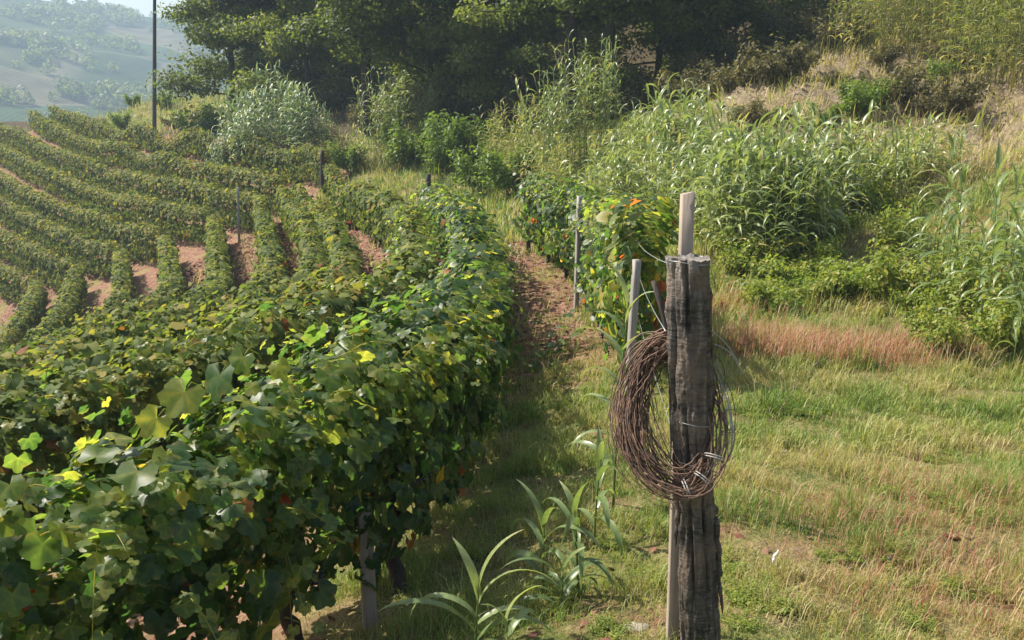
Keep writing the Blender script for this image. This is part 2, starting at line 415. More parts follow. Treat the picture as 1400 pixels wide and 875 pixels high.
# weathered head post bark
def stump_mat():
    m, nt, out = mat('weathered_post_bark')
    tc = N(nt, 'ShaderNodeTexCoord'); rm = attr(nt, 'rim')
    mp = N(nt, 'ShaderNodeMapping'); mp.inputs['Scale'].default_value = (30,30,5); nt.links.new(tc.outputs['Object'], mp.inputs[0])
    mh = N(nt, 'ShaderNodeMapping'); mh.inputs['Scale'].default_value = (14,14,75); nt.links.new(tc.outputs['Object'], mh.inputs[0])
    g = noise(nt, 1, 6, .65, mp.outputs[0], .5); h = noise(nt, 1, 4, .6, mh.outputs[0], .8)
    big = noise(nt, 4.5, 3, .6, tc.outputs['Object'])
    c = ramp(nt, [(.30,(.018,.016,.014)),(.5,(.075,.066,.058)),(.72,(.20,.18,.16))], g.outputs['Fac']).outputs[0]
    c = mixc(nt, c, ramp(nt, [(.42,(.35,.33,.32)),(.55,(1.2,1.15,1.1))], h.outputs['Fac']).outputs[0], .75, 'MULTIPLY')
    c = mixc(nt, c, (.20,.15,.11), ramp(nt, [(.46,(0,0,0)),(.62,(.6,.6,.6))], big.outputs['Fac']).outputs[0])
    c = mixc(nt, c, (.30,.29,.275), math_(nt, 'MULTIPLY', rm.outputs['Fac'], .8))  # paler cut top, plus sunlight painted onto the upper left edge
    p = N(nt, 'ShaderNodeBsdfPrincipled'); nt.links.new(c, p.inputs['Base Color']); p.inputs['Roughness'].default_value = .8
    p.inputs['Specular IOR Level'].default_value = .3
    hh = math_(nt, 'ADD', math_(nt,'MULTIPLY', g.outputs['Fac'], 1.0), math_(nt,'MULTIPLY', h.outputs['Fac'], .7))
    b = N(nt, 'ShaderNodeBump'); b.inputs['Strength'].default_value = .9; b.inputs['Distance'].default_value = .012
    nt.links.new(hh, b.inputs['Height']); nt.links.new(b.outputs[0], p.inputs['Normal']); nt.links.new(p.outputs[0], out.inputs[0])
    return m
STUMP = stump_mat()

def ground_mat():
    m, nt, out = mat('ground_cover')
    tc = N(nt, 'ShaderNodeTexCoord'); co = tc.outputs['Object']
    n1 = noise(nt, .9, 5, .6, co); n2 = noise(nt, 6, 5, .65, co); n3 = noise(nt, 38, 4, .7, co); n4 = noise(nt, .25, 3, .5, co)
    grass = ramp(nt, [(.3,(.075,.10,.028)),(.5,(.15,.155,.05)),(.7,(.25,.21,.09))], n2.outputs['Fac']).outputs[0]
    grass = mixc(nt, grass, (.26,.20,.10), ramp(nt, [(.45,(0,0,0)),(.65,(.8,.8,.8))], n1.outputs['Fac']).outputs[0])
    soil = ramp(nt, [(.3,(.13,.072,.048)),(.5,(.23,.125,.085)),(.68,(.36,.25,.18))], n2.outputs['Fac']).outputs[0]
    soil = mixc(nt, soil, (.22,.20,.07), ramp(nt, [(.52,(0,0,0)),(.62,(.75,.75,.75))], n1.outputs['Fac']).outputs[0])
    bare = ramp(nt, [(.3,(.16,.125,.09)),(.5,(.22,.17,.115)),(.7,(.35,.28,.195))], n2.outputs['Fac']).outputs[0]
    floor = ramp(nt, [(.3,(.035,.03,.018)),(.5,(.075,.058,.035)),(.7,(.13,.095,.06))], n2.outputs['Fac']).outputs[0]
    red = ramp(nt, [(.3,(.17,.12,.05)),(.55,(.28,.15,.09)),(.7,(.32,.22,.12))], n2.outputs['Fac']).outputs[0]
    def k(nm):   # break the mask's border with noise
        a = attr(nt, nm).outputs['Fac']
        return math_(nt, 'SMOOTHSTEP' if False else 'MULTIPLY', math_(nt, 'SUBTRACT', math_(nt, 'ADD', a, math_(nt, 'MULTIPLY', math_(nt,'ADD', n1.outputs['Fac'], n2.outputs['Fac']), .5)), .75, False), 2.2, True)
    c = mixc(nt, grass, red, k('redm'))
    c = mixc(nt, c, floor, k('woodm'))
    c = mixc(nt, c, soil, k('soilm'))
    c = mixc(nt, c, bare, k('barem'))
    c = mixc(nt, c, ramp(nt, [(.3,(.6,.58,.55)),(.7,(1.35,1.35,1.3))], n3.outputs['Fac']).outputs[0], .8, 'MULTIPLY')
    p = N(nt, 'ShaderNodeBsdfPrincipled'); nt.links.new(c, p.inputs['Base Color']); p.inputs['Roughness'].default_value = .95
    p.inputs['Specular IOR Level'].default_value = .1
    hh = math_(nt, 'ADD', math_(nt,'MULTIPLY', n3.outputs['Fac'], .35), n2.outputs['Fac'])
    b = N(nt, 'ShaderNodeBump'); b.inputs['Strength'].default_value = .9; b.inputs['Distance'].default_value = .12
    nt.links.new(hh, b.inputs['Height']); nt.links.new(b.outputs[0], p.inputs['Normal']); nt.links.new(p.outputs[0], out.inputs[0])
    return m

def hill_mat():
    m, nt, out = mat('vineyard_hills')
    tc = N(nt, 'ShaderNodeTexCoord'); co = tc.outputs['Object']
    wn = noise(nt, .006, 3, .5, co)
    mp = N(nt, 'ShaderNodeMapping'); mp.inputs['Scale'].default_value = (1,1,.0); nt.links.new(co, mp.inputs[0])
    vo = N(nt, 'ShaderNodeTexVoronoi'); vo.inputs['Scale'].default_value = .011; nt.links.new(mp.outputs[0], vo.inputs['Vector'])
    ed = N(nt, 'ShaderNodeTexVoronoi', feature='DISTANCE_TO_EDGE'); ed.inputs['Scale'].default_value = .011; nt.links.new(mp.outputs[0], ed.inputs['Vector'])
    sp = N(nt, 'ShaderNodeSeparateColor'); nt.links.new(vo.outputs['Color'], sp.inputs[0])
    field = ramp(nt, [(0,(.028,.052,.02)),(.4,(.04,.066,.024)),(.65,(.052,.074,.027)),(.85,(.065,.075,.032)),(.96,(.10,.09,.055))], sp.outputs[0], 'CONSTANT').outputs[0]
    wv = N(nt, 'ShaderNodeTexWave'); wv.inputs['Scale'].default_value = .11; wv.inputs['Distortion'].default_value = 3
    wv.inputs['Detail Scale'].default_value = .1; nt.links.new(co, wv.inputs['Vector'])
    c = mixc(nt, field, ramp(nt, [(.3,(.65,.65,.62)),(.7,(1.25,1.22,1.1))], wv.outputs['Fac']).outputs[0], .7, 'MULTIPLY')
    n2 = noise(nt, .05, 5, .65, co)
    c = mixc(nt, c, ramp(nt, [(.35,(.45,.5,.42)),(.65,(1.4,1.35,1.2))], n2.outputs['Fac']).outputs[0], .8, 'MULTIPLY')
    c = mixc(nt, c, (.18,.155,.11), ramp(nt, [(0,(.6,.6,.6)),(.03,(0,0,0))], ed.outputs['Distance']).outputs[0])
    p = N(nt, 'ShaderNodeBsdfPrincipled'); nt.links.new(c, p.inputs['Base Color']); p.inputs['Roughness'].default_value = 1
    p.inputs['Specular IOR Level'].default_value = .05
    nt.links.new(p.outputs[0], out.inputs[0])
    return m

# ------------------------------------------------------------------ row geometry on plan
def resample(P, step):
    P = np.asarray(P, float)
    # Catmull-Rom through the points
    Q = np.r_[[2*P[0]-P[1]], P, [2*P[-1]-P[-2]]]
    out = []
    for i in range(1, len(Q)-2):
        t = np.linspace(0, 1, 24, endpoint=False)[:,None]
        a, b, c, d = Q[i-1], Q[i], Q[i+1], Q[i+2]
        out.append(.5*((2*b) + (-a+c)*t + (2*a-5*b+4*c-d)*t**2 + (-a+3*b-3*c+d)*t**3))
    out = np.concatenate(out + [P[-1:]])
    s = np.r_[0, np.cumsum(np.linalg.norm(np.diff(out, axis=0), axis=1))]
    u = np.arange(0, s[-1], step)
    return np.c_[[np.interp(u, s, out[:,k]) for k in range(2)]].T
LINES = {k: resample([pt(*p)[:2] for p in v], .1) for k, v in ROWS.items()}
LINES['D'] = resample([pt(*p)[:2] for p in D_BASE[:-1]] + [pt(876,535,8.7)[:2]], .1)

# ------------------------------------------------------------------ ground masks
SOIL = np.zeros_like(Z); WOOD = np.zeros_like(Z); RED = np.zeros_like(Z)
allrow = np.concatenate([L[::5] for k, L in LINES.items()])
sub = (GXX > -75) & (GXX < 6) & (GYY > 0) & (GYY < 105)
ii = np.argwhere(sub)
dm = np.full(len(ii), 99.)
P2 = np.c_[GXX[sub], GYY[sub]]
for i in range(0, len(P2), 8000):
    dm[i:i+8000] = np.sqrt(((P2[i:i+8000,None]-allrow[None])**2).sum(-1).min(1))
SOIL[sub] = np.clip(1.15 - np.clip(dm-.9, 0, 9)/.9, 0, 1)
# grass takes over on the path's near part and right of the last row
nearp = gauss(GXX, GYY, .4, 6.2, 1.9, 3.6)
SOIL = SOIL*(1-np.clip(nearp*1.25, 0, .95))
SOIL = np.clip(SOIL - 2*np.clip((GXX - np.interp(GYY, [3,9,12,15,18,22], [.2,1.2,1.3,1.1,.9,.3]))/.8, 0, 1)*(GYY<23), 0, 1)
e_ = hit(905, 850); SOIL = np.maximum(SOIL, .75*gauss(GXX,GYY,e_[0],e_[1],.5,.25))
for i in range(26):
    q = hit(RNG.uniform(620,1400), RNG.uniform(540,870)); rr_ = RNG.uniform(.08,.28); SOIL = np.maximum(SOIL, RNG.uniform(.5,.8)*gauss(GXX,GYY,q[0],q[1],rr_*1.6,rr_+.12))
e_ = hit(1040, 850); BARE2 = .8*gauss(GXX,GYY,e_[0],e_[1],.22,.16)
for px,py,rx,ry,a in [(1090,475,1.3,.5,1.0),(1200,480,1.1,.5,.9),(1000,425,1.0,.8,.6),(1350,800,.9,.6,.6),(1180,700,.8,.5,.6),(1300,700,.8,.6,.5),(1130,480,1.9,.7,.7),(1250,800,.6,.4,.6)]:
    q = hit(px,py); RED = np.maximum(RED, a*gauss(GXX,GYY,q[0],q[1],rx,ry))
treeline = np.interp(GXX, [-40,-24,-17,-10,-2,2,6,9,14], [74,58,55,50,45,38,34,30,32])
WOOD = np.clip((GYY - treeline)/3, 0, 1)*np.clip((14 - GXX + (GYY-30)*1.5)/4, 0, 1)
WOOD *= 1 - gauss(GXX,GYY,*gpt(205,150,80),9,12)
RED = np.maximum(RED, .6*gauss(GXX,GYY,*gpt(245,185,70),4,4))
BARE = np.clip(BANK*2.0*(.55+.55*np.clip(sn(GXX,GYY,3.2,31,3)+.6,0,1.4)), 0, 1)
for px,py,r_,a in [(1200,330,.9,.6),(1160,345,.7,.6),(870,270,.8,.5),(470,220,1.3,.7),(700,295,1.0,.5)]:
    q = hit(px,py); BARE = np.maximum(BARE, a*gauss(GXX,GYY,q[0],q[1],r_,r_))
BARE = np.maximum(BARE, BARE2)

# ------------------------------------------------------------------ setting: ground, hills
def gridmesh(X, Y, Zv, name, material, attrs):
    ny, nx = X.shape
    mb = MB()
    i = np.arange(ny-1)[:,None]*nx + np.arange(nx-1)[None]
    Q = np.stack([i, i+1, i+1+nx, i+nx], -1).reshape(-1,4)
    mb.add(np.stack([X,Y,Zv],-1).reshape(-1,3), [Q])
    o = mb.build(name, material, smooth=True)
    for nm, arr in attrs.items():
        a = o.data.attributes.new(nm, 'FLOAT', 'POINT'); a.data.foreach_set('value', arr.ravel().astype(np.float32))
    return o
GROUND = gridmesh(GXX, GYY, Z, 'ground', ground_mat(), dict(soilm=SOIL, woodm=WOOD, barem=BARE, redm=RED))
GROUND['kind'] = 'structure'
rr = np.r_[np.linspace(10, 300, 30), np.linspace(310, 1300, 150), np.linspace(1350, 2600, 24)]
aa = np.r_[np.linspace(-PI, -1.2, 50)[:-1], np.linspace(-1.2, .4, 220), np.linspace(.4, PI, 60)[1:]]
RR, AA = np.meshgrid(rr, aa, indexing='ij')
HX, HY = RR*np.sin(AA), RR*np.cos(AA)
HZ = far_z(HX, HY)
inside = (HX > GX0+2) & (HX < GX1-2) & (HY > -40) & (HY < GY1-2)
HZ = np.where(inside, np.minimum(HZ, -32) - 6, HZ)
HILLS = gridmesh(HX[:, ::-1], HY[:, ::-1], HZ[:, ::-1], 'hills', hill_mat(), {}); HILLS['kind'] = 'structure'

# woods on the far hills
def far_wood():
    r = np.random.default_rng(5); mb = MB()
    spots = []
    # strips and thickets, and the skyline trees
    while len(spots) < 1100:
        az = r.uniform(-.75, -.2); rad = r.uniform(380, 960); x, y = rad*math.sin(az), rad*math.cos(az)
        if float(sn(np.array(x), np.array(y), 170, 41, 2)) > .30 or r.random() < .03: spots.append((x,y,r.uniform(3,6.5)))
    for az in np.linspace(-.75,-.2,170):
        if r.random() < .75: spots.append((965*math.sin(az)+r.normal(0,5), 965*math.cos(az)+r.normal(0,8), r.uniform(2.5,6)))
    for x, y, s in spots:
        m = 60
        d = r.normal(size=(m,3)); d /= np.linalg.norm(d,axis=1)[:,None]
        pos = np.array([x,y,float(far_z(np.array(x),np.array(y)))+s*.75]) + d*s*np.array([1,1,.85])*r.uniform(.55,1,(m,1))
        scatter(mb, TL, pos, d+r.normal(0,.4,(m,3)), r.normal(size=(m,3)), s*r.uniform(.35,.6,m), r.uniform(0,.8,m))
    o = mb.build('distant_woods', TREE)
    tag(o, 'hazy dark thickets and skyline trees dotted over the far vineyard hills', 'woods', kind='stuff')
far_wood()

# ------------------------------------------------------------------ vine rows
def lod(d):
    if d < 7.5: return GL, 1750, .080
    if d < 14: return ML, 950, .098
    if d < 27: return ML, 700, .108
    if d < 48: return QL, 760, .125
    return QL, 560, .15

def hedge(key, seed, h, bot, hw, autumn=0.0):
    r = np.random.default_rng(seed)
    L = LINES[key]; T = np.gradient(L, axis=0); T /= np.linalg.norm(T,axis=1)[:,None]
    Nn = np.c_[T[:,1], -T[:,0]]
    mb = MB()
    dist = np.hypot(L[:,0], L[:,1])
    cell = 20     # 2 m pieces
    for a in range(0, len(L), cell):
        b = min(a+cell, len(L)-1)
        if b - a < 3: continue
        d = dist[(a+b)//2]
        tm, den, sz = lod(d)
        m = int(den*(b-a)*.1)
        s = r.uniform(a, b, m); i = s.astype(int); f = (s-i)[:,None]
        c = L[i]*(1-f) + L[np.minimum(i+1,len(L)-1)]*f
        nn = Nn[i]; tt = T[i]
        S_ = s*.1
        phi = r.uniform(0, 2*PI, m)
        q = np.abs(np.cos(phi))**.52*np.sign(np.cos(phi)); w = np.abs(np.sin(phi))**.52*np.sign(np.sin(phi))
        rad = 1 - .8*r.uniform(0,1,m)**1.6
        bulge = 1 + (.24 if key in 'CD' else .13)*sn(S_*1.0, phi*.25, 1.1, seed+1, 2) + .14*sn(S_, phi*.5, .45, seed+2, 1)
        top = h*(1 + (.12 if key in 'CD' else .045)*sn(S_, S_*0, 1.5, seed+3, 3))
        bt = bot + .13*sn(S_, S_*0, 1.0, seed+4, 2)
        hh = (top-bt)/2; mid = (top+bt)/2
        off = hw*q*rad*bulge*(1 + .18*(w<0)); zz = mid + hh*w*np.minimum(rad*(.92+.08*bulge), 1.12)
        spr = r.random(m) < .05   # shoots sticking out
        zz = np.where(spr & (w > 0), zz + r.uniform(.05,.22,m), zz); off = np.where(spr, off*r.uniform(1,1.5,m), off)
        keep = (sn(S_*1.3, zz*1.3 + off, .55, seed+6, 2) > -.45) | (rad < .5)
        x = c[:,0] + nn[:,0]*off; y = c[:,1] + nn[:,1]*off
        z = gz(c[:,0], c[:,1]) + zz
        out = np.c_[nn[:,0]*q, nn[:,1]*q, np.maximum(w,-.25)*1.0+.35] + r.normal(0,.45,(m,3))
        tip = np.c_[nn[:,0]*q*.4 + tt[:,0]*r.normal(0,.6,m), nn[:,1]*q*.4 + tt[:,1]*r.normal(0,.6,m), -np.ones(m)*.8 + r.normal(0,.3,m)]
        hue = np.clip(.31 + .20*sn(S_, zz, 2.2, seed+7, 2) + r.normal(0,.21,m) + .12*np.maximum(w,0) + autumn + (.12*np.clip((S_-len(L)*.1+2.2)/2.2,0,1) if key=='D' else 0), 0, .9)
        hue = np.where(r.random(m) < .012, r.uniform(.93,1.,m), hue)
        size = sz*np.clip(r.lognormal(.02,.36,m), .45, 2.0)
        sel = keep
        kind = r.integers(0, 3, m) if tm is GL else np.zeros(m, int)
        for kk in range(3):
            e = sel & (kind == kk)
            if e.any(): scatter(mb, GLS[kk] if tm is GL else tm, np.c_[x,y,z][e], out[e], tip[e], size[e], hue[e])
    return mb

def trunk_mesh(r, h=.75):
    k = 9; t = np.linspace(0,1,k)
    p = np.c_[np.cumsum(r.normal(0,.025,k)), np.cumsum(r.normal(0,.025,k)), t*h - .1]
    mb = MB(); V, Fs = tube(p, .038*(1.25-.55*t)*r.uniform(.8,1.25,k), 8); mb.add(V, Fs)
    for sgn in (-1,1):       # arms along the wire
        q = np.c_[np.linspace(0,.35,5)*sgn*r.uniform(.7,1.2), r.normal(0,.02,5), np.linspace(0,.1,5)+r.normal(0,.015,5)] + p[-2]
        V, Fs = tube(q, .022*np.linspace(1,.5,5), 6); mb.add(V, Fs)
    return mb
tr_r = np.random.default_rng(11)

def bunch_mesh(r):
    mb = MB()
    ico = [(0,0,1),(.894,0,.447),(.276,.851,.447),(-.724,.526,.447),(-.724,-.526,.447),(.276,-.851,.447),(.724,.526,-.447),(-.276,.851,-.447),(-.894,0,-.447),(-.276,-.851,-.447),(.724,-.526,-.447),(0,0,-1)]
    fi = np.array([(0,1,2),(0,2,3),(0,3,4),(0,4,5),(0,5,1),(1,6,2),(2,7,3),(3,8,4),(4,9,5),(5,10,1),(2,6,7),(3,7,8),(4,8,9),(5,9,10),(1,10,6),(11,7,6),(11,8,7),(11,9,8),(11,10,9),(11,6,10)])
    for i in range(55):
        t = r.random(); rad = .045*(1-t*.75); a = r.uniform(0,2*PI); q = rad*math.sqrt(r.random())
        mb.add(np.array(ico)*r.uniform(.0075,.0095) + np.array([q*math.cos(a), q*math.sin(a), -t*.16]), [fi])
    return mb
BUNCH = [None]

def shoots(key, h, hw, root, o0):
    r = np.random.default_rng(len(key)*7+3); L = LINES[key]; T = np.gradient(L, axis=0); T /= np.linalg.norm(T,axis=1)[:,None]
    fo = MB(); st = fo
    for c in np.arange(2, len(L)-2, .75):
        c = int(c + r.uniform(0,1)); d = math.hypot(*L[c])
        if d > 20: continue
        nn = np.array([T[c][1], -T[c][0]])*r.choice([-1,1]); a = L[c] + nn*hw*r.uniform(.3,.9); z0 = float(gz(*a))
        up = r.random() < .75
        p0 = np.array([a[0],a[1], z0 + (h*r.uniform(.8,.98) if up else h*r.uniform(.45,.9))])
        dv = np.array([nn[0]*r.uniform(.3,1)+T[c][0]*r.normal(0,.5), nn[1]*r.uniform(.3,1)+T[c][1]*r.normal(0,.5), r.uniform(.5,1.2) if up else r.uniform(-.3,.4)])
        ln = r.uniform(.18,.55); t = np.linspace(0,1,8)[:,None]
        P = p0 + dv/np.linalg.norm(dv)*ln*t + np.array([0,0,-.55*ln])*t**2
        V, Fs = tube(P, np.linspace(.0034,.0012,8), 5); st.add(V, Fs, .9)  # woody stems, merged into the leaf mesh with its leaf material
        m = 9; f = np.linspace(.1,1,m); q = np.c_[[np.interp(f,t[:,0],P[:,k]) for k in range(3)]].T + r.normal(0,.028,(m,3)) + np.array([0,0,-.015])
        sz = np.interp(f,[0,1],[.115,.05])*r.uniform(.75,1.25,m)
        scatter(fo, GL if d < 8 else ML, q, np.c_[r.normal(nn[0]*.4,.4,m), r.normal(nn[1]*.4,.4,m), np.full(m,.8)], np.c_[r.normal(nn[0]*.5,.6,m), r.normal(nn[1]*.5,.6,m), np.full(m,-.6)], sz, np.clip(r.normal(.62,.13,m),0,.9))
    fo.build('leafy_shoot', VINE, root, loc=o0, smooth=True).location = (0,0,0)
ROW_LABEL = {
 'C': 'big leafy foreground vine row, curving from the lower left edge to a dark stake',
 'D': 'vine row right of the red path, between wooden stakes and the reed bank',
 'B1': 'vine row just behind the big foreground row, with bare trunks along the red soil',
 'B2': 'vine row inside the one with bare trunks, bending left behind the foreground',
 'B3': 'vine row with its far end beside the dark end post of the uppermost hillside row',
 'B4': 'dense row bending at the middle, its end just right of the lone grey stake',
 'B5': 'dense row bending at the middle, its end just left of the lone grey stake',
 'B6': 'narrow vine row seen from above, fourth from the left of the bending rows',
 'B7': 'narrow vine row seen from above, third from the left of the bending rows',
 'B8': 'narrow vine row seen from above, second from the left of the bending rows',
 'B9': 'narrow dark vine row at the left edge, leftmost of the bending rows',
 'F1': 'uppermost vine row of the far slope, below the grassy knoll and pole',
 'F2': 'second vine row from the top of the far slope',
 'F3': 'third vine row from the top of the far slope, passing the lone grey stake',
 'F4': 'fourth vine row from the top of the far slope',
 'F5': 'fifth vine row from the top of the far slope',
 'F6': 'sixth vine row from the top of the far slope',
 'F7': 'seventh vine row from the top of the far slope, near the left edge',
 'F8': 'lowest vine row of the far slope, only a short stretch at the left edge',
}
for n_i, key in enumerate(ROW_LABEL):
    L = LINES[key]; o0 = (L[len(L)//2][0], L[len(L)//2][1], float(gz(*L[len(L)//2])))
    root = thing('vine_row', ROW_LABEL[key], 'vine row', o0, 0, 'rows of grape vines')
    h, bot, hw, au = {'C': (1.55,.46,.39,.04), 'D': (1.86,.40,.34,.12)}.get(key, ((1.48 if key in ('B2','B3') else 1.62),.36,(.27 if key in ('B1','B2','B3','B4') else .31),.11) if key[0]=='B' else (1.95,.22,.36,.20))
    mb = hedge(key, 100+n_i*10, h, bot, hw, au)
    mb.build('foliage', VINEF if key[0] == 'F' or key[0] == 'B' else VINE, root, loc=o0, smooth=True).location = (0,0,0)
    if key in ('C','D','B1'): shoots(key, h, hw, root, o0)
    if key in ('C','D','B1','B2'):
        step = {'C':10,'D':9,'B1':11,'B2':12}[key]
        T = np.gradient(L, axis=0)
        mates = [c for c in range(6, len(L)-2, step) if math.hypot(*L[c]) < 34]
        for c in mates:
            x, y = L[c] + tr_r.normal(0,.04,2)
            t = trunk_mesh(tr_r, .75).build('trunk', TRUNKW, root, smooth=True)
            t.location = (x-o0[0], y-o0[1], float(gz(x,y))-o0[2]); t.rotation_euler.z = math.atan2(T[c][1], T[c][0])
        for c in range(8, len(L)-2, {'C':14,'D':7,'B1':30,'B2':999}[key]):
            nrm = np.array([T[c][1], -T[c][0]]); nrm /= np.linalg.norm(nrm)
            sgn = 1 if key == 'C' else -1 if tr_r.random() < .8 else 1
            # grapes hang low on the side seen from the path
            if np.dot(nrm, -L[c]) < 0 and key != 'C': nrm = -nrm
            if key == 'C': nrm = nrm*(1 if np.dot(nrm, np.array([1,-1.])) > 0 else -1)
            if key == 'D': nrm = nrm*(1 if nrm[0] < 0 else -1)
            x, y = L[c] + nrm*tr_r.uniform(.22,.34) + tr_r.normal(0,.05,2)
            if BUNCH[0] is None:
                b = bunch_mesh(tr_r).build('grape_bunch', GRAPE, root, smooth=True); BUNCH[0] = b
            else:
                b = BUNCH[0].copy(); COL.objects.link(b); b.parent = root
            b.location = (x-o0[0], y-o0[1], float(gz(x,y))-o0[2]+tr_r.uniform(.45,.72)); b.rotation_euler.z = tr_r.uniform(0,6)

# the gnarled trunk at the near end of the foreground row
hero = bpy.data.objects['vine_row']; q = on_ground(542, 4.6, 860)
t = trunk_mesh(np.random.default_rng(77), .85).build('trunk', TRUNKW, hero, smooth=True); t.scale = (1.2,1.2,.85); t.location = q - np.array(hero.location); t.rotation_euler.z = 1.2
# ------------------------------------------------------------------ posts, wires
def post(name, base, top, w, material, label, cat, t=None, yaw=.3, cut=0.0, group=None):
    base = np.asarray(base, float); mb = MB()
    V, Fs = box_prism(np.array([0,0,-.25]), np.asarray(top)-base, w, t or w, yaw, cut); mb.add(V, Fs)
    o = mb.build(name, material); o.location = base
    return tag(o, label, cat, group)
def round_post(name, base, top, r0, r1, material, label, cat, group=None, seed=0):
    base = np.asarray(base, float); r = np.random.default_rng(seed); k = 12
    p = np.linspace(np.array([0,0,-.25]), np.asarray(top)-base, k); p[:,:2] += r.normal(0, .006, (k,2))
    mb = MB(); V, Fs = tube(p, np.linspace(r0,r1,k)*r.uniform(.93,1.07,k), 10); mb.add(V, Fs)
    o = mb.build(name, material, smooth=False); o.location = base
    return tag(o, label, cat, group)
G_ST = 'wooden stakes along the vine rows'
def stake_at(px, py_top, d, line, **kw):
    """stake standing in a row where the line of sight at px and distance d is"""
    b = on_ground(px, d, 400); tp = pt(px, py_top, d); tp[:2] = b[:2] + (tp[:2]-b[:2])*.4; return b, tp
b, tp = stake_at(872, 347, 9.0, 'D'); b[:2] += (-.12,-.34); tp[:2] = b[:2]+(.05,0)
post('stake', b, tp, .07, GREYW, 'pale square wooden stake at the near end of the right vine row', 'stake', yaw=.35, group=G_ST)
b, tp = stake_at(816, 268, 14.9, 'D'); b[0] -= .36; tp[0] = b[0]+.03
post('stake', b, tp, .075, GREYW, 'pale wooden stake in the middle of the right vine row', 'stake', yaw=.4, group=G_ST)
b, tp = stake_at(725, 244, 21.8, 'D'); b[0] -= .05; tp[0] = b[0]
round_post('stake', b, tp, .06, .055, DARKW, 'dark round stake at the far end of the right vine row', 'stake', G_ST, 3)
b, tp = stake_at(588, 238, 25.8, 'C')
round_post('stake', b, tp, .075, .075, DARKW, 'thick dark stake at the far end of the big foreground row', 'stake', G_ST, 4)
b, tp = stake_at(447, 206, 42.8, 'F1')
round_post('stake', b, tp, .10, .10, DARKW, 'dark end stake of the uppermost hillside vine row', 'stake', G_ST, 5)
b, tp = stake_at(332, 256, 39.5, 'F3')
post('stake', b, tp, .11, GREYW, 'lone grey stake standing on bare red soil where the rows bend', 'stake', group=G_ST)
b, tp = stake_at(4, 168, 85.5, 'F3')
round_post('stake', b, tp+np.array([0,0,.1]), .07, .07, GREYW, 'thin stake at the left edge in front of the hazy valley', 'stake', G_ST, 6)
b = on_ground(507, 4.2, 880); tp = b + np.array([0,0,.66])
post('stake', b, tp, .072, STAKEW, 'pale grey stake below the leaves of the big foreground row', 'stake', yaw=.3, group=G_ST)

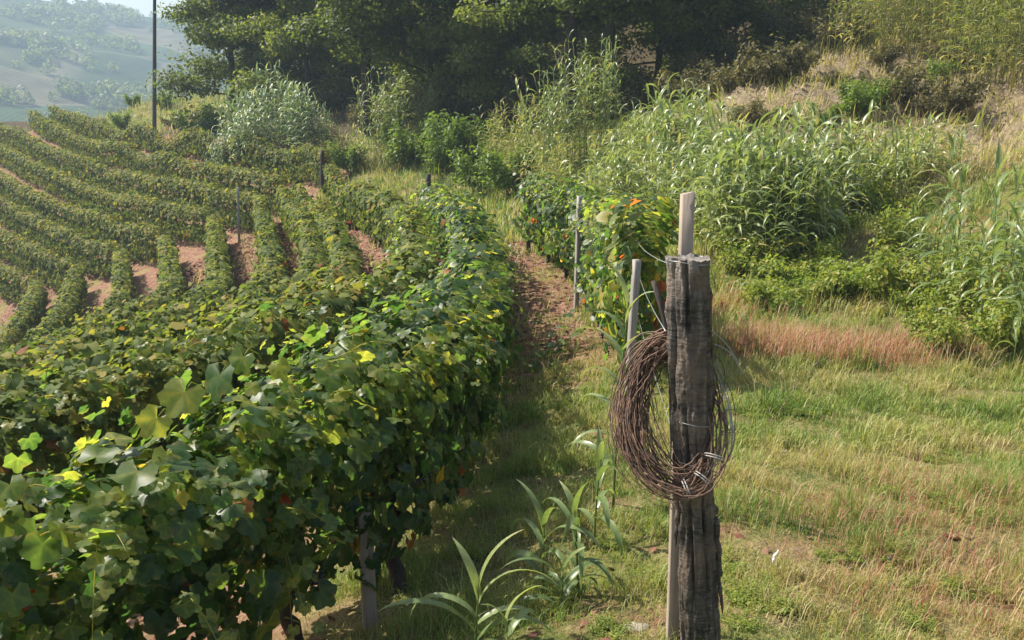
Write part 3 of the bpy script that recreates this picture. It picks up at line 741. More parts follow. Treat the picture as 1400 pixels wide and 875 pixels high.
SB = hit(958, 893)                                # foot of the head post
def P_at(px, py, d): return pt(px, py, d)
ST_TOP = pt(942, 352, SB[1])
def stump():
    r = np.random.default_rng(2); na, nh = 120, 230
    th = np.linspace(0, 2*PI, na, endpoint=False); t = np.linspace(0, 1, nh)
    TH, TT = np.meshgrid(th, t)
    H = ST_TOP[2]-SB[2]
    zz = -.15 + (H+.15)*TT
    rad = .073 + .004*np.sin(TT*9) + .014*np.exp(-((TT-.12)/.10)**2)*(.6+.6*np.cos(TH-.2)) + .02*np.clip(.12-TT,0,1)/.12
    c, s = np.cos(TH), np.sin(TH)
    # vertical flutes, checks and broken bark plates
    fl = sn(TH*.32+.15*np.sin(TT*7), TT*.5, .55, 51, 3)
    rad = rad + .008*fl - .035*np.clip(sn(TH*.6, TT*.9, .42, 52, 2)-.34, 0, 1)
    plate = np.floor((sn(TH*.5, TT*4.5, .7, 53, 2)+1)*3.2)/3.2
    rad = rad + .006*plate*np.clip((TT-.12)*3,0,1) + .002*sn(TH*2, TT*22, .8, 60, 2)
    ring = np.abs(np.sin(zz*95 + 3*np.sin(TH*2+1) + 2.0*sn(TH, zz*8, 1.2, 57, 2)))**10
    rad = rad - .0028*ring*np.clip(sn(TH*.8, zz*5, 1.4, 54, 2)+.35, 0, 1)
    peel = gauss(TH, TT, 0.1, .43, .22, .06) + gauss(TH, TT, 0.05, .30, .14, .05)
    rad = rad + .02*peel*np.clip(.5+sn(TH*3, TT*20, 1, 55, 2), 0, 1.5)
    lean = np.array([ST_TOP[0]-SB[0], 0])
    X = rad*c + lean[0]*TT; Y = rad*s*1.0
    zz = np.where(TT > .995, zz + .006*sn(TH*2, TH*0, 1.3, 56, 2), zz)
    V = np.stack([X, Y, zz], -1).reshape(-1,3)
    i = np.arange(nh-1)[:,None]*na; j = np.arange(na)[None]; jn = (j+1)%na
    Q = np.stack([i+j, i+jn, i+na+jn, i+na+j], -1).reshape(-1,4)
    rim = np.clip((TT-.90)*6,0,1)*np.clip(.5-1.0*np.cos(TH-.4),0,1)*np.clip(.6+sn(TH*3,TT*10,1,58,2),0,1)  # upper left edge paler: sunlight from the left put into the colour
    mb = MB(); mb.add(V, [Q], 0, rim.ravel())
    # top face: rings of cut wood
    k0 = (nh-1)*na; topc = V[k0:k0+na]; ctr = topc.mean(0)
    prev = topc; vs = [topc]
    for f in (.8,.5,.2):
        w = ctr + (topc-ctr)*f; w[:,2] += .004*np.sin(th*5+f*9)-.004; vs.append(w)
    VV = np.concatenate(vs+[ctr[None]]); m = len(vs)
    q = np.concatenate([np.stack([l*na+np.arange(na), l*na+(np.arange(na)+1)%na, (l+1)*na+(np.arange(na)+1)%na, (l+1)*na+np.arange(na)],-1) for l in range(m-1)])
    tri = np.stack([(m-1)*na+np.arange(na), (m-1)*na+(np.arange(na)+1)%na, np.full(na, m*na)],-1)
    mb.add(VV, [q, tri], 0, .4)
    root = thing('end_post', 'thick dark weathered wooden post with cracked bark carrying the twig coil', 'post', SB)
    mb.build('bark_post', STUMP, root)
    # torn strip of bark on the right side and a splinter on the left
    for (xa, z0, z1, w_, sg) in ((.080,.66,.38,.013,1),(.083,.46,.20,.012,1),(-.080,.80,.52,.014,-1),(-.076,1.05,.86,.010,-1)):
        k = 14; tt = np.linspace(0,1,k); rs = np.random.default_rng(int(z0*100))
        p = np.c_[xa + sg*.016*tt**2 + rs.normal(0,.002,k) + lean[0]*(z0+(z1-z0)*tt)/H, -.015+rs.normal(0,.003,k), z0+(z1-z0)*tt]
        m2 = MB(); V2, F2 = tube(p, w_*np.interp(tt,[0,.1,.5,.85,1],[.5,1,.9,.6,.1])*rs.uniform(.75,1.2,k), 6); m2.add(V2, F2); m2.build('bark_strip', STUMP, root)
    # wire wound round the head
    for zz_ in (H-.012, H*.62, H*.52):
        a = np.linspace(0, 2*PI, 40); rr_ = .082
        p = np.c_[rr_*np.cos(a)+lean[0]*zz_/H, rr_*np.sin(a), zz_+.006*np.sin(a*2)]
        m2 = MB(); V2, F2 = tube(p, .0014, 5); m2.add(V2, F2); m2.build('binding_wire', WIRE, root)
    return root
stump()
sk_top = pt(940, 264, SB[1]+.12); sk_base = np.array([pt(921, 880, SB[1]+.1)[0], SB[1]+.12, 0]); sk_base[2] = float(gz(*sk_base[:2]))
post('stake', sk_base, sk_top, .05, STAKEW, 'tall pale square stake fixed behind the thick dark post', 'stake', t=.04, yaw=.06, cut=.01, group=G_ST)
# leaning broken prop beside the post
p0 = pt(918, 470, SB[1]+.16); p1 = pt(893, 384, SB[1]+.20)
pb = np.array([p0[0]+.11, SB[1]+.22, 0]); 
mb = MB(); V, Fs = tube(np.array([[pb[0], pb[1], float(gz(pb[0],pb[1]))-.05], p0, (p0+p1)/2+np.array([.004,0,0]), p1]), [.02,.017,.015,.010], 7); mb.add(V, Fs)
o = mb.build('prop_stick', DARKW); tag(o, 'dark broken stick leaning against the left of the thick post', 'stick')

# coil of twigs hung round the head post
def coil():
    r = np.random.default_rng(4)
    c = pt(919, 570, SB[1]); 
    ax, az_, dy = .180, .256, .150
    root = thing('twig_coil', 'large coil of thin brown willow twigs hung around the dark post', 'twig coil', c)
    def ring(t, ra, rb, dd, jit):
        x = (ax+ra)*np.cos(t) ; z = (az_+ra)*np.sin(t); y = (dy+rb)*np.sin(t-.25) + dd
        # the twigs gather at the lower right, and spread at the left
        return np.c_[x - .035*np.sin(t)*(np.cos(t) < 0)*np.cos(t), y, z] + jit
    mb = MB(); loose = MB()
    for i in range(100):
        k = 46; part = r.random() < .62; t0 = r.uniform(.7, 1.6) if part else r.uniform(0, 2*PI); ln = r.uniform(2.6, 4.5) if part else r.uniform(1.6, 2*PI*.95)
        t = t0 + np.linspace(0, ln, k)
        bun = np.clip(1.15 - .75*np.exp(-((np.mod(t+PI/2-.9, 2*PI)-0)/.8)**2), .25, 1.2)
        a0, a1 = r.normal(0,.023), r.normal(0,.020)
        w = r.normal(0, .008, 4); ph = r.uniform(0,6,4); kk = np.cumsum(np.cumsum(r.normal(0,.0009,(k,3)),0),0); kk -= np.linspace(0,1,k)[:,None]*kk[-1]
        wob = sum(w[j]*np.sin(t*(j+1)+ph[j]) for j in range(4))
        jit = np.c_[wob*.3, (r.normal(0,.016)+wob*.4), wob*.3]*bun[:,None]
        p = ring(t, (a0+wob)*bun, a1, 0, jit)
        p[:,0] += .010*np.sin(t*2+i); p += np.clip(kk,-.03,.03) + r.normal(0,.0011,(k,3))
        rad = np.interp(np.linspace(0,1,k), [0,.5,1], [.0036,.0026,.0010])*r.uniform(.7,1.25)
        V, Fs = tube(p, rad, 5); mb.add(V, Fs, r.random())
    # twigs sprung loose inside and outside the ring
    for i in range(64):
        k = 16; t0 = r.uniform(2.1, 3.3); t1 = r.uniform(3.9, 5.2)
        q0 = ring(np.array([t0]), r.normal(-.01,.015), 0, 0, 0)[0]; q1 = ring(np.array([t1]), r.normal(0,.02), 0, 0, 0)[0]
        tt = np.linspace(0,1,k)[:,None]
        bow = np.array([-.10*r.uniform(.1,.95), r.normal(0,.03), r.normal(0,.01)])
        p = q0*(1-tt)+q1*tt + bow*np.sin(tt*PI) + r.normal(0,.0015,(k,3))
        V, Fs = tube(p, np.linspace(.003,.0015,k), 4); loose.add(V, Fs)
    for i in range(26):
        k = 12; t0 = r.uniform(0, 2*PI); q0 = ring(np.array([t0]), .01, 0, 0, 0)[0]
        dirn = np.array([-np.sin(t0)*r.choice([-1,1])*.8 + np.cos(t0)*.35, r.normal(0,.3), np.cos(t0)*.6 + np.sin(t0)*.35 - .15])
        tt = np.linspace(0,1,k)[:,None]; ln = r.uniform(.06,.16)
        p = q0 + dirn*tt*ln + np.array([0,0,-.05])*tt**2
        V, Fs = tube(p, np.linspace(.0022,.0008,k), 4); loose.add(V, Fs)
    mb.build('twig_ring', TWIG, root, smooth=True)
    loose.build('loose_twigs', TWIG, root, smooth=True)
    for t_ in (4.95, 5.35, 5.75):
        q = ring(np.array([t_-.02, t_, t_+.02]), 0, 0, 0, 0); tg = q[2]-q[0]; tg /= np.linalg.norm(tg)
        u = np.cross(tg, [0,1,0]); u /= np.linalg.norm(u); v = np.cross(tg, u)
        a = np.linspace(0, 2*PI*1.6, 34); p = q[1] + .040*np.cos(a)[:,None]*u + .044*np.sin(a)[:,None]*v + tg*np.linspace(-.008,.008,34)[:,None]
        p[-4:] += np.linspace(0,1,4)[:,None]*(u*.05)
        m2 = MB(); V, Fs = tube(p, .0026, 5); m2.add(V, Fs); m2.build('tie_wire', TIE, root, smooth=True)
    # bright wires sprung out at the upper right
    m2 = MB()
    for i in range(5):
        t = np.linspace(.95-.06*i, -.9+.1*i, 24)
        p = ring(t, .018+.012*i+.01*np.sin(t*3+i), 0, .02, 0)
        V, Fs = tube(p, .0018, 4); m2.add(V, Fs)
    for (pa, pb_, pc) in (((972,452),(1000,470),(1016,512)), ((975,470),(1003,478),(1008,500))):
        A_, B_, C_ = [pt(*q, SB[1]-.02)-c for q in (pa,pb_,pc)]
        t = np.linspace(0,1,16)[:,None]; p = A_*(1-t)**2 + 2*B_*t*(1-t) + C_*t**2
        V, Fs = tube(p, .0018, 4); m2.add(V, Fs)
    m2.build('wire_ring', WIRE, root, smooth=True)
coil()

def wire(label, pts, r_=.0022, sag=.03, mat_=WIRE, name='trellis_wire'):
    P = []
    for a, b in zip(pts[:-1], pts[1:]):
        t = np.linspace(0,1,12,endpoint=False)[:,None]; q = np.asarray(a)*(1-t)+np.asarray(b)*t; q[:,2] -= sag*4*(t*(1-t))[:,0]; P.append(q)
    P = np.concatenate(P+[np.asarray(pts[-1])[None]])
    mb = MB(); V, Fs = tube(P, r_, 5); mb.add(V, Fs); o = mb.build(name, mat_, smooth=True)
    return tag(o, label, 'wire')
def rowpt(c, h): 
    x, y = LINES['D'][c]; return np.array([x, y, float(gz(x,y))+h])
nD = len(LINES['D'])
wire('thin trellis wire from the top of the thick post to the vine row behind', [ST_TOP+np.array([-.07,.02,-.03]), rowpt(nD-8,1.5), rowpt(nD//2,1.5), rowpt(4,1.5)])
wire('thin trellis wire from mid height of the thick post up to the near grey stake', [ST_TOP+np.array([-.075,.02,-.30]), rowpt(nD-4,1.15), rowpt(nD//2,1.1), rowpt(4,1.1)])
wire('lowest thin wire from behind the twig coil to the vine trunks', [SB+np.array([-.06,.03,.72]), rowpt(nD-4,.72), rowpt(nD//2,.7), rowpt(4,.7)])

# ------------------------------------------------------------------ the pole
pb = on_ground(209, 70, 180); ptop = pt(211.5, -45, 70)
pole = thing('utility_pole', 'tall dark utility pole standing on the grassy knoll against the valley', 'utility pole', pb)
H = ptop[2]-pb[2]; mb = MB(); V, Fs = tube(np.c_[np.linspace(0, ptop[0]-pb[0], 10), np.zeros(10), np.linspace(-.4, H, 10)], np.linspace(.17,.11,10), 12); mb.add(V, Fs)
mb.build('shaft', wood_mat('pole_wood', (.05,.05,.052), (.12,.115,.11), (8,8,.8), .3), pole, smooth=True)
mb = MB(); V, Fs = box_prism(np.array([-.7,-.12,H-.55]), np.array([.7,-.12,H-.551]), .1, .1); mb.add(V, Fs); mb.build('crossarm', DARKW, pole)
for x in (-.55, 0, .55):
    mb = MB(); V, Fs = tube(np.c_[np.full(5,x), np.full(5,-.12), H-.5+np.linspace(0,.18,5)], [.02,.04,.03,.045,.02], 8); mb.add(V, Fs); mb.build('insulator', PAPER, pole, smooth=True)

# ------------------------------------------------------------------ trees
def make_tree(name, seed, h, cr, low, leafn, leafs, hue0, label, cat='tree', material=TREE, trunk_r=.22, lean=0.0, limbs=17):
    r = np.random.default_rng(seed)
    root = thing(name, label, cat, (0,0,-100))
    k = 12; t = np.linspace(0,1,k)
    P = np.c_[np.cumsum(r.normal(0,.10,k))*h/14 + lean*t*h, np.cumsum(r.normal(0,.10,k))*h/14, t*h*.93-.3]
    wood = MB(); V, Fs = tube(P, trunk_r*(1-.88*t)**.8+.015, 10); wood.add(V, Fs)
    tips = []
    for i in range(limbs):
        f = low + (1-low)*((i+.3)/limbs); q = np.array([np.interp(f, t, P[:,c]) for c in range(3)])
        a = i*2.4 + r.normal(0,.4); prof = math.sin(PI*min(1, .22+.78*(f-low)/(1-low)))**.7
        ln = cr*(prof*.95+.12)*r.uniform(.7,1.15); el = r.uniform(.05,.6) + .5*(f-.5)
        m = 7; u = np.linspace(0,1,m)[:,None]
        L = q + u*ln*np.array([math.cos(a)*math.cos(el), math.sin(a)*math.cos(el), math.sin(el)]) + r.normal(0,.05*ln,(m,3))*u + np.array([0,0,-.12*ln])*u**2
        V, Fs = tube(L, (trunk_r*.38*(1-f*.5))*(1-.85*u[:,0])+.008, 6); wood.add(V, Fs)
        for j in range(5):
            w = r.uniform(.35,1.0); b = np.array([np.interp(w, u[:,0], L[:,c]) for c in range(3)])
            dv = r.normal(size=3); dv[2] = abs(dv[2])*.6; dv /= np.linalg.norm(dv)
            e = b + dv*ln*r.uniform(.15,.42); e2 = (b+e)/2 + r.normal(0,.04*ln,3)
            V, Fs = tube(np.array([b,e2,e]), [.028,.018,.007], 5); wood.add(V, Fs)
            tips.append((e, ln)); tips.append((e2, ln))
    tips.append((P[-1], cr*.5))
    fol = MB(); per = max(10, leafn//len(tips))
    for e, ln in tips:
        m = int(per*r.uniform(.5,1.5)); s = cr*r.uniform(.18,.36)
        d = r.normal(size=(m,3)); d /= np.linalg.norm(d,axis=1)[:,None]
        pos = e + d*s*np.array([1.15,1.15,.7])*r.uniform(.2,1,(m,1))**.6
        nr = d*.5 + np.array([0,0,.6]) + r.normal(0,.55,(m,3))
        hue = np.clip(hue0 + r.normal(0,.13) + r.normal(0,.12,m), 0, 1)
        scatter(fol, TL, pos, nr, r.normal(size=(m,3))+np.array([0,0,-.5]), leafs*r.uniform(.6,1.35,m), hue)
    wood.build('trunk', TREEW, root, smooth=True); fol.build('crown', material, root)
    return root
G_TR = 'trees of the wood along the slope'
protos = [
  make_tree('broadleaf_tree', 61, 15, 4.4, .06, 26000, .25, .36, 'x', trunk_r=.24),
  make_tree('broadleaf_tree', 62, 12, 4.2, .10, 26000, .25, .58, 'x', trunk_r=.2),
  make_tree('broadleaf_tree', 63, 14, 4.0, .40, 22000, .25, .30, 'x', trunk_r=.32),
  make_tree('broadleaf_tree', 64, 10, 3.8, .06, 24000, .24, .48, 'x', trunk_r=.16),
]
used = set()
def put_tree(pi, px, py, d, rz, sc, label):
    q = on_ground(px, d, py)
    if pi not in used:
        used.add(pi); o = protos[pi]; o.location = q; o.rotation_euler.z = rz; o.scale = (sc,)*3; o['label'] = label
    else:
        o = dup(protos[pi], q, rz, sc, label)
    o['group'] = G_TR
    return o
put_tree(0, 334, 185, 66, 1.6, 1.05, 'tall dark tree at the left end of the wood, beside the utility pole')
put_tree(2, 350, 170, 67, 2.0, 1.05, 'slender tree just right of the tall dark tree at the wood end')
put_tree(1, 428, 160, 60, 1.0, 1.0, 'round sunlit green oak above the pale reed clump on the left')
put_tree(3, 378, 165, 65, 3.0, 1.1, 'olive green bushy tree between the dark end tree and the round oak')
put_tree(2, 510, 160, 49, 4.4, .95, 'dark tree with a visible straight trunk above the slim reed clump')
put_tree(1, 585, 155, 50, 2.6, .9, 'dark green bushy tree above the shaded brown bank')
put_tree(3, 650, 150, 50, .2, .95, 'low olive tree in the middle of the wood edge')
put_tree(3, 705, 140, 46, 1.7, .85, 'pale leaved small oak left of the tall reed clump')
put_tree(2, 770, 160, 38.5, .9, .95, 'dark trunked tree rising straight out of the tall reed clump')
put_tree(2, 830, 150, 38, 5.3, .9, 'thin dark trunked tree just right of the tall reed clump')
put_tree(1, 895, 120, 41, 4.0, .8, 'shadowy tree behind the right part of the reed bank')
put_tree(3, 965, 100, 41, 2.3, .8, 'low dark tree above the left end of the eroded bank')
put_tree(3, 1040, 70, 43, 5.0, .75, 'brownish small tree above the middle of the eroded bank')
put_tree(0, 1120, 40, 46, 1.2, .7, 'tree at the right end of the wood beside the yellow reeds')
back = [(350,80,0,.95),(415,76,1,1.05),(470,69,0,.9),(545,66,2,1.05),(610,64,1,1.0),(680,61,0,.9),(745,58,1,1.0),(810,56,2,1.0),(870,53,0,.85),(930,53,1,.9),(990,52,2,.95),(1050,53,0,.8),(1110,54,1,.85),(1180,56,2,.9),(1260,57,0,.8),(1350,58,1,.85)]
for i, (px, d, pi, sc) in enumerate(back):
    put_tree(pi, px, 120, d, i*1.37, sc, 'shadowy tree deep in the wood behind the front trees')

# ------------------------------------------------------------------ shrubs and weeds
def make_shrub(name, seed, h, w, leafn, leafs, material, hue0, label, cat):
    r = np.random.default_rng(seed); root = thing(name, label, cat, (0,0,-100))
    st = MB(); fo = MB(); m = 16; per = leafn//m
    for i in range(m):
        a = r.uniform(0,2*PI); e = np.array([math.cos(a)*w*math.sqrt(r.random()), math.sin(a)*w*math.sqrt(r.random()), h*r.uniform(.3,.95)])
        V, Fs = tube(np.array([[e[0]*.1,e[1]*.1,-.05], e*np.array([.6,.6,.6]), e]), [.014,.009,.004], 5); st.add(V, Fs)
        q = int(per*r.uniform(.6,1.4)); d = r.normal(size=(q,3)); d /= np.linalg.norm(d,axis=1)[:,None]
        pos = e*r.uniform(.45,1.05,(q,1)) + d*np.array([w*.34,w*.34,h*.2])*r.uniform(.2,1,(q,1)); pos[:,2] = np.maximum(pos[:,2], .02)
        scatter(fo, TL, pos, d*.6+np.array([0,0,.6])+r.normal(0,.4,(q,3)), d+np.array([0,0,-.4])+r.normal(0,.4,(q,3)), leafs*r.uniform(.6,1.4,q), np.clip(hue0+r.normal(0,.1)+r.normal(0,.14,q),0,1))
    st.build('stem', STALK, root, smooth=True); fo.build('foliage', material, root)
    return root
SH = {'lime': make_shrub('weed_shrub', 71, .9, .7, 2600, .07, BUSH, .72, 'x', 'shrub'),
      'green': make_shrub('green_shrub', 72, 1.5, 1.2, 2800, .13, BUSH, .36, 'x', 'shrub'),
      'dry': make_shrub('dry_shrub', 73, 1.1, 1.0, 2200, .11, DULL, .5, 'x', 'shrub'),
      'low': make_shrub('ground_weed', 74, .45, .5, 1500, .05, BUSH, .62, 'x', 'weed')}
sused = set()
def put_shrub(kind, q, rz, sc, label, group=None):
    if kind not in sused:
        sused.add(kind); o = SH[kind]; o.location = q; o.rotation_euler.z = rz; o.scale = (sc,)*3 if np.isscalar(sc) else sc; o['label'] = label
    else: o = dup(SH[kind], q, rz, sc, label)
    if group: o['group'] = group
    return o
r_ = np.random.default_rng(8)
for px,py,k,sc,lb in [(1240,415,'lime',1.1,'lime green leafy weed left of the tall right hand reeds'),(1215,340,'lime',.9,'lime green weed on the slope beside the bare track'),
    (1060,370,'lime',.8,'yellow green weed at the foot of the big reed bank, right part'),(1010,372,'lime',.7,'yellow green weed at the foot of the reed bank behind the post'),
    (1120,365,'lime',.65,'small yellow green weed where the reed bank ends at the bare track'),(1330,430,'lime',1.1,'lime green weed among the tall right hand reeds'),
    (1290,480,'lime',.75,'light green weed in front of the right hand reeds'),(1390,480,'lime',1.0,'lime green weed at the right edge below the reeds'),
    (490,120,'green',.01,'')]:
    if sc < .05: continue
    put_shrub(k, hit(px,py), r_.uniform(0,6), sc, lb)
for px,d,k,sc,lb in [(630,40,'green',1.5,'grey green bush at the end of the path below the wood'),(600,40,'green',1.2,'bush left of the grey green bush at the path end'),
    (660,35,'green',1.1,'light green bush behind the far end of the foreground row'),(700,33,'green',1.2,'dry green bush left of the tall reed clump'),
    (450,47,'dry',1.1,'brown bush beside the end stake of the uppermost hillside row'),(480,44,'green',1.0,'bush at the foot of the slim reed clump'),
    (555,42,'green',1.4,'dark bush right of the slim reed clump'),(168,77,'green',1.0,'small dark bush on the top of the grassy knoll'),
    (190,84,'green',.8,'green shrub behind the utility pole'),(228,80,'green',.9,'small shrub on the knoll right of the utility pole'),
    (278,63,'green',1.8,'dark bush at the foot of the tall dark tree'),(240,70,'dry',1.0,'dry shrub on the right flank of the knoll'),
    (140,80,'dry',.9,'dry shrub on the left flank of the knoll'),
    (1130,24.5,'green',.5,'dark green bush growing on the eroded bank'),(1210,26,'dry',1.0,'brown bush on the face of the eroded bank'),
    (1290,25,'dry',1.0,'dull green bush on the eroded bank below the yellow reeds'),(1180,26,'green',.55,'small bush on the pale eroded face'),
    (1060,30,'dry',1.3,'brown scrub above the left part of the eroded bank'),(1000,31,'dry',1.2,'brown scrub between the wood and the reed bank'),
    (1130,33,'dry',1.2,'ochre scrub on top of the eroded bank'),(940,32,'dry',1.2,'dark scrub under the wood above the reed bank')]:
    put_shrub(k, on_ground(px,d,200), r_.uniform(0,6), sc, lb)
for i,(px,d) in enumerate([(400,61),(450,58),(500,52),(540,51),(580,49),(620,48),(660,47),(700,46),(740,43),(800,40),(860,38),(910,37),(960,37),(1020,37),(1080,38),(350,63),(640,52),(720,50),(560,54)]):
    put_shrub('dry', on_ground(px,d,170), r_.uniform(0,6), r_.uniform(1.2,1.9), 'brown shaded undergrowth bush at the edge of the wood', 'undergrowth along the wood edge')
for i in range(15):
    px = r_.uniform(980,1420); d = r_.uniform(13,15.5) if px < 1230 else r_.uniform(11,14)
    put_shrub('low', on_ground(px,d,420), r_.uniform(0,6), r_.uniform(.7,1.5), 'low green weed in the grass below the reed bank', 'low weeds below the bank')
for i in range(44):
    put_shrub('low', hit(r_.uniform(640,1400), r_.uniform(530,865)), r_.uniform(0,6), (lambda a: (a,a,a*.6))(r_.uniform(.16,.36)), 'small flat leafy weed in the sunny grass field', 'small weeds in the field')
for i in range(9):
    put_shrub('dry' if i % 3 else 'green', on_ground(r_.uniform(990,1420), r_.uniform(23.5,30), 150), r_.uniform(0,6), r_.uniform(.35,.8), 'small scrubby bush on the broken face of the eroded bank', 'scrub on the eroded bank')
for i in range(8):
    px, d = r_.uniform(1120,1280), r_.uniform(15,21)
    put_shrub('low', on_ground(px,d,300), r_.uniform(0,6), r_.uniform(.8,1.8), 'low weed covering the slope under the eroded bank', 'weeds on the bank slope')

# ------------------------------------------------------------------ reeds
def canes(seed, count, rad, h0, h1, nl, ll, lw, hue0, dry=.06, lean=.12, segs=6):
    r = np.random.default_rng(seed); st = MB(); fo = MB()
    for i in range(count):
        a = r.uniform(0,2*PI); q = rad*math.sqrt(r.random()); h = r.uniform(h0,h1)
        la = r.uniform(0,2*PI); lm = abs(r.normal(0,lean))*h
        t = np.linspace(0,1,6); P = np.c_[q*math.cos(a)+lm*math.cos(la)*t**1.8, q*math.sin(a)+lm*math.sin(la)*t**1.8, t*h*.95-.05]
        V, Fs = tube(P, np.linspace(.012,.004,6)*(.6+.2*h/2), 5); st.add(V, Fs)
        m = int(nl*r.uniform(.8,1.2)); f = np.linspace(.18,1.,m)+r.normal(0,.015,m); f = np.clip(f,0,1)
        b = np.c_[[np.interp(f,t,P[:,c]) for c in range(3)]].T
        az0 = r.uniform(0,2*PI); az = az0 + PI*(np.arange(m)%2) + r.normal(0,.45,m)
        ln = ll*r.uniform(.7,1.25,m)*np.interp(f,[0,.3,.8,1],[.6,1,1,.75]); e0 = np.interp(f,[0,.7,1],[.7,.95,1.35])+r.normal(0,.15,m)
        dr = r.uniform(1.2,2.5,m)*np.interp(f,[0,.9,1],[1.1,1,.6])
        hue = np.clip(hue0 + r.normal(0,.10) + r.normal(0,.12,m), 0, .9); hue = np.where((r.random(m) < dry) | (f < .3)*(r.random(m)<.5), r.uniform(.9,1,m), hue)
        ribbons(fo, b, az, ln, lw*r.uniform(.7,1.2,m), e0, dr, hue, segs, r.normal(0,.5,m))
    return st, fo
def reed_proto(name, label, mat_, *a, **k):
    root = thing(name, label, 'reeds', (0,0,-100)); st, fo = canes(*a, **k)
    st.build('cane_stand', STALK, root, smooth=True); fo.build('foliage', mat_, root); return root
RP = {'tall': reed_proto('reed_clump','x',REED, 81, 46, 1.3, 3.2, 5.0, 15, .62, .06, .5, dry=.12),
      'mid': reed_proto('reed_clump','x',REED, 82, 30, .9, 1.3, 2.3, 12, .58, .062, .55, dry=.05),
      'mid2': reed_proto('reed_clump','x',REED, 85, 26, .9, 1.0, 2.0, 12, .55, .056, .68, dry=.08),
      'pale': reed_proto('reed_clump','x',REEDY, 83, 34, 1.2, 2.6, 4.2, 15, .55, .045, .45, dry=.2),
      'silv': reed_proto('reed_clump','x',SILV, 86, 22, 1.0, 2.2, 4.6, 12, .85, .11, .36, dry=.1, lean=.06),
      'yell': reed_proto('reed_clump','x',REEDY, 84, 22, 1.2, 2.8, 4.6, 16, .5, .042, .22, dry=.12, lean=.06)}
rused = set()
def put_reed(kind, q, sc, label, group=None):
    rz = r_.uniform(0,6)
    if kind not in rused:
        rused.add(kind); o = RP[kind]; o.location = q; o.rotation_euler.z = rz; o.scale = (sc,)*3; o['label'] = label
    else: o = dup(RP[kind], q, rz, sc, label)
    if group: o['group'] = group
for px,d,k,sc,lb in [(752,31,'tall',.88,'tall reed clump before the dark trunk, left half'),(800,32,'tall',.92,'tall reed clump before the dark trunk, right half'),
    (525,43,'tall',.95,'slim dark green reed clump standing alone at the end of the vineyard'),(730,33,'pale',.8,'pale dry reeds at the left foot of the tall reed clump'),
    (690,36,'pale',.75,'pale dry reeds behind the far end of the path'),(585,46,'tall',.6,'short reeds in front of the shaded bank'),
    (760,28,'pale',.62,'dry reeds behind the far dark stake of the right vine row')]:
    put_reed(k, on_ground(px,d,230), sc, lb)
for px,d,sc in [(300,54,.8),(328,53,.9),(358,52,1.0),(390,51.5,.95),(422,50.5,.85),(342,55,1.0),(375,54,1.05),(405,53,.95),(440,51,.7),(318,56,.95)]:
    put_reed('silv', on_ground(px,d,190), sc*r_.uniform(.7,1.05), 'silvery reed clump under the round oak above the uppermost hillside row', 'silvery reeds above the hillside rows')
bed = []
for px,d in [(800,24),(850,22),(840,26),(890,21),(900,24.5),(935,19.5),(930,23),(980,17.5),(985,20.5),(1030,16.5),(1025,19),(1075,16),(1075,18.5),(1120,17.5),(1010,15.8),(1050,15.2),(1095,15.6),(870,27),(930,25.5)]:
    q = on_ground(px,d,250); bed.append(q)
    put_reed('mid' if r_.random()<.6 else 'mid2', q, r_.uniform(.8,1.12), 'green reed clump in the reed bed on the bank behind the post', 'reed bed on the bank')
for px,d in [(1180,20),(1230,19.5),(1200,18),(1270,18.5)]:
    put_reed('mid2', on_ground(px,d,250), r_.uniform(.55,.85), 'thin scattered reeds at the foot of the eroded bank', 'scattered reeds under the eroded bank')
for px,d in [(1165,33),(1195,34),(1230,33),(1265,33),(1300,31.5),(1335,30),(1370,29),(1405,28),(1220,37),(1290,36),(1350,34),(1400,32),(1325,27.5),(1365,26.5),(1180,31),(1215,31.5),(1250,31),(1285,30),(1320,29),(1390,27),(1420,26),(1340,32),(1375,31),(1310,34)]:
    put_reed('yell', on_ground(px,d,60), r_.uniform(.8,1.05), 'yellow green reeds along the top of the eroded bank', 'yellow reeds above the bank')

# single large reeds, every leaf a part
def reed_plant(name, label, q, h, nl, ll, lw, hue0, seed, az_bias=None, group=None, lean=.05, e_low=.6):
    r = np.random.default_rng(seed); root = thing(name, label, 'reed', q, 0, group)
    la = r.uniform(0,2*PI); lm = lean*h; t = np.linspace(0,1,8)
    P = np.c_[lm*math.cos(la)*t**1.8, lm*math.sin(la)*t**1.8, t*h-.05]
    mb = MB(); V, Fs = tube(P, np.linspace(.011,.004,8)*(.7+.15*h), 7); mb.add(V, Fs); mb.build('stem', GRNST, root, smooth=True)
    az0 = r.uniform(0,2*PI) if az_bias is None else az_bias
    for i in range(nl):
        f = .22+.78*(i+.5)/nl; b = np.array([[np.interp(f,t,P[:,c]) for c in range(3)]])
        last = i >= nl-2
        m2 = MB(); ribbons(m2, b, np.array([az0+PI*(i%2)+r.normal(0,.35)]), np.array([ll*r.uniform(.75,1.2)*(.8 if last else 1)]), np.array([lw*r.uniform(.8,1.15)]),
                np.array([1.4 if last else np.interp(f,[0,1],[e_low,1.25])+r.normal(0,.12)]), np.array([r.uniform(.7,1.4) if last else r.uniform(1.5,2.7)]), np.array([np.clip(hue0+r.normal(0,.1)+(.2 if last else 0),0,.92)]), 12, np.array([r.normal(0,.35)]))
        m2.build('leaf', REED, root, smooth=True)
    return root
reed_plant('reed_shoot','young reed with broad arching leaves at the bottom, right of the foreground stake', hit(650,898), .42, 7, .46, .045, .5, 201, az_bias=.15, e_low=.75)
reed_plant('reed_shoot','small reed shoot at the bottom edge beside the arching young reed', hit(694,905), .26, 5, .34, .04, .45, 202, az_bias=.3)
reed_plant('reed_shoot','tuft of green reed leaves between the path and the coil, left stem', hit(742,812), .48, 8, .38, .04, .3, 203)
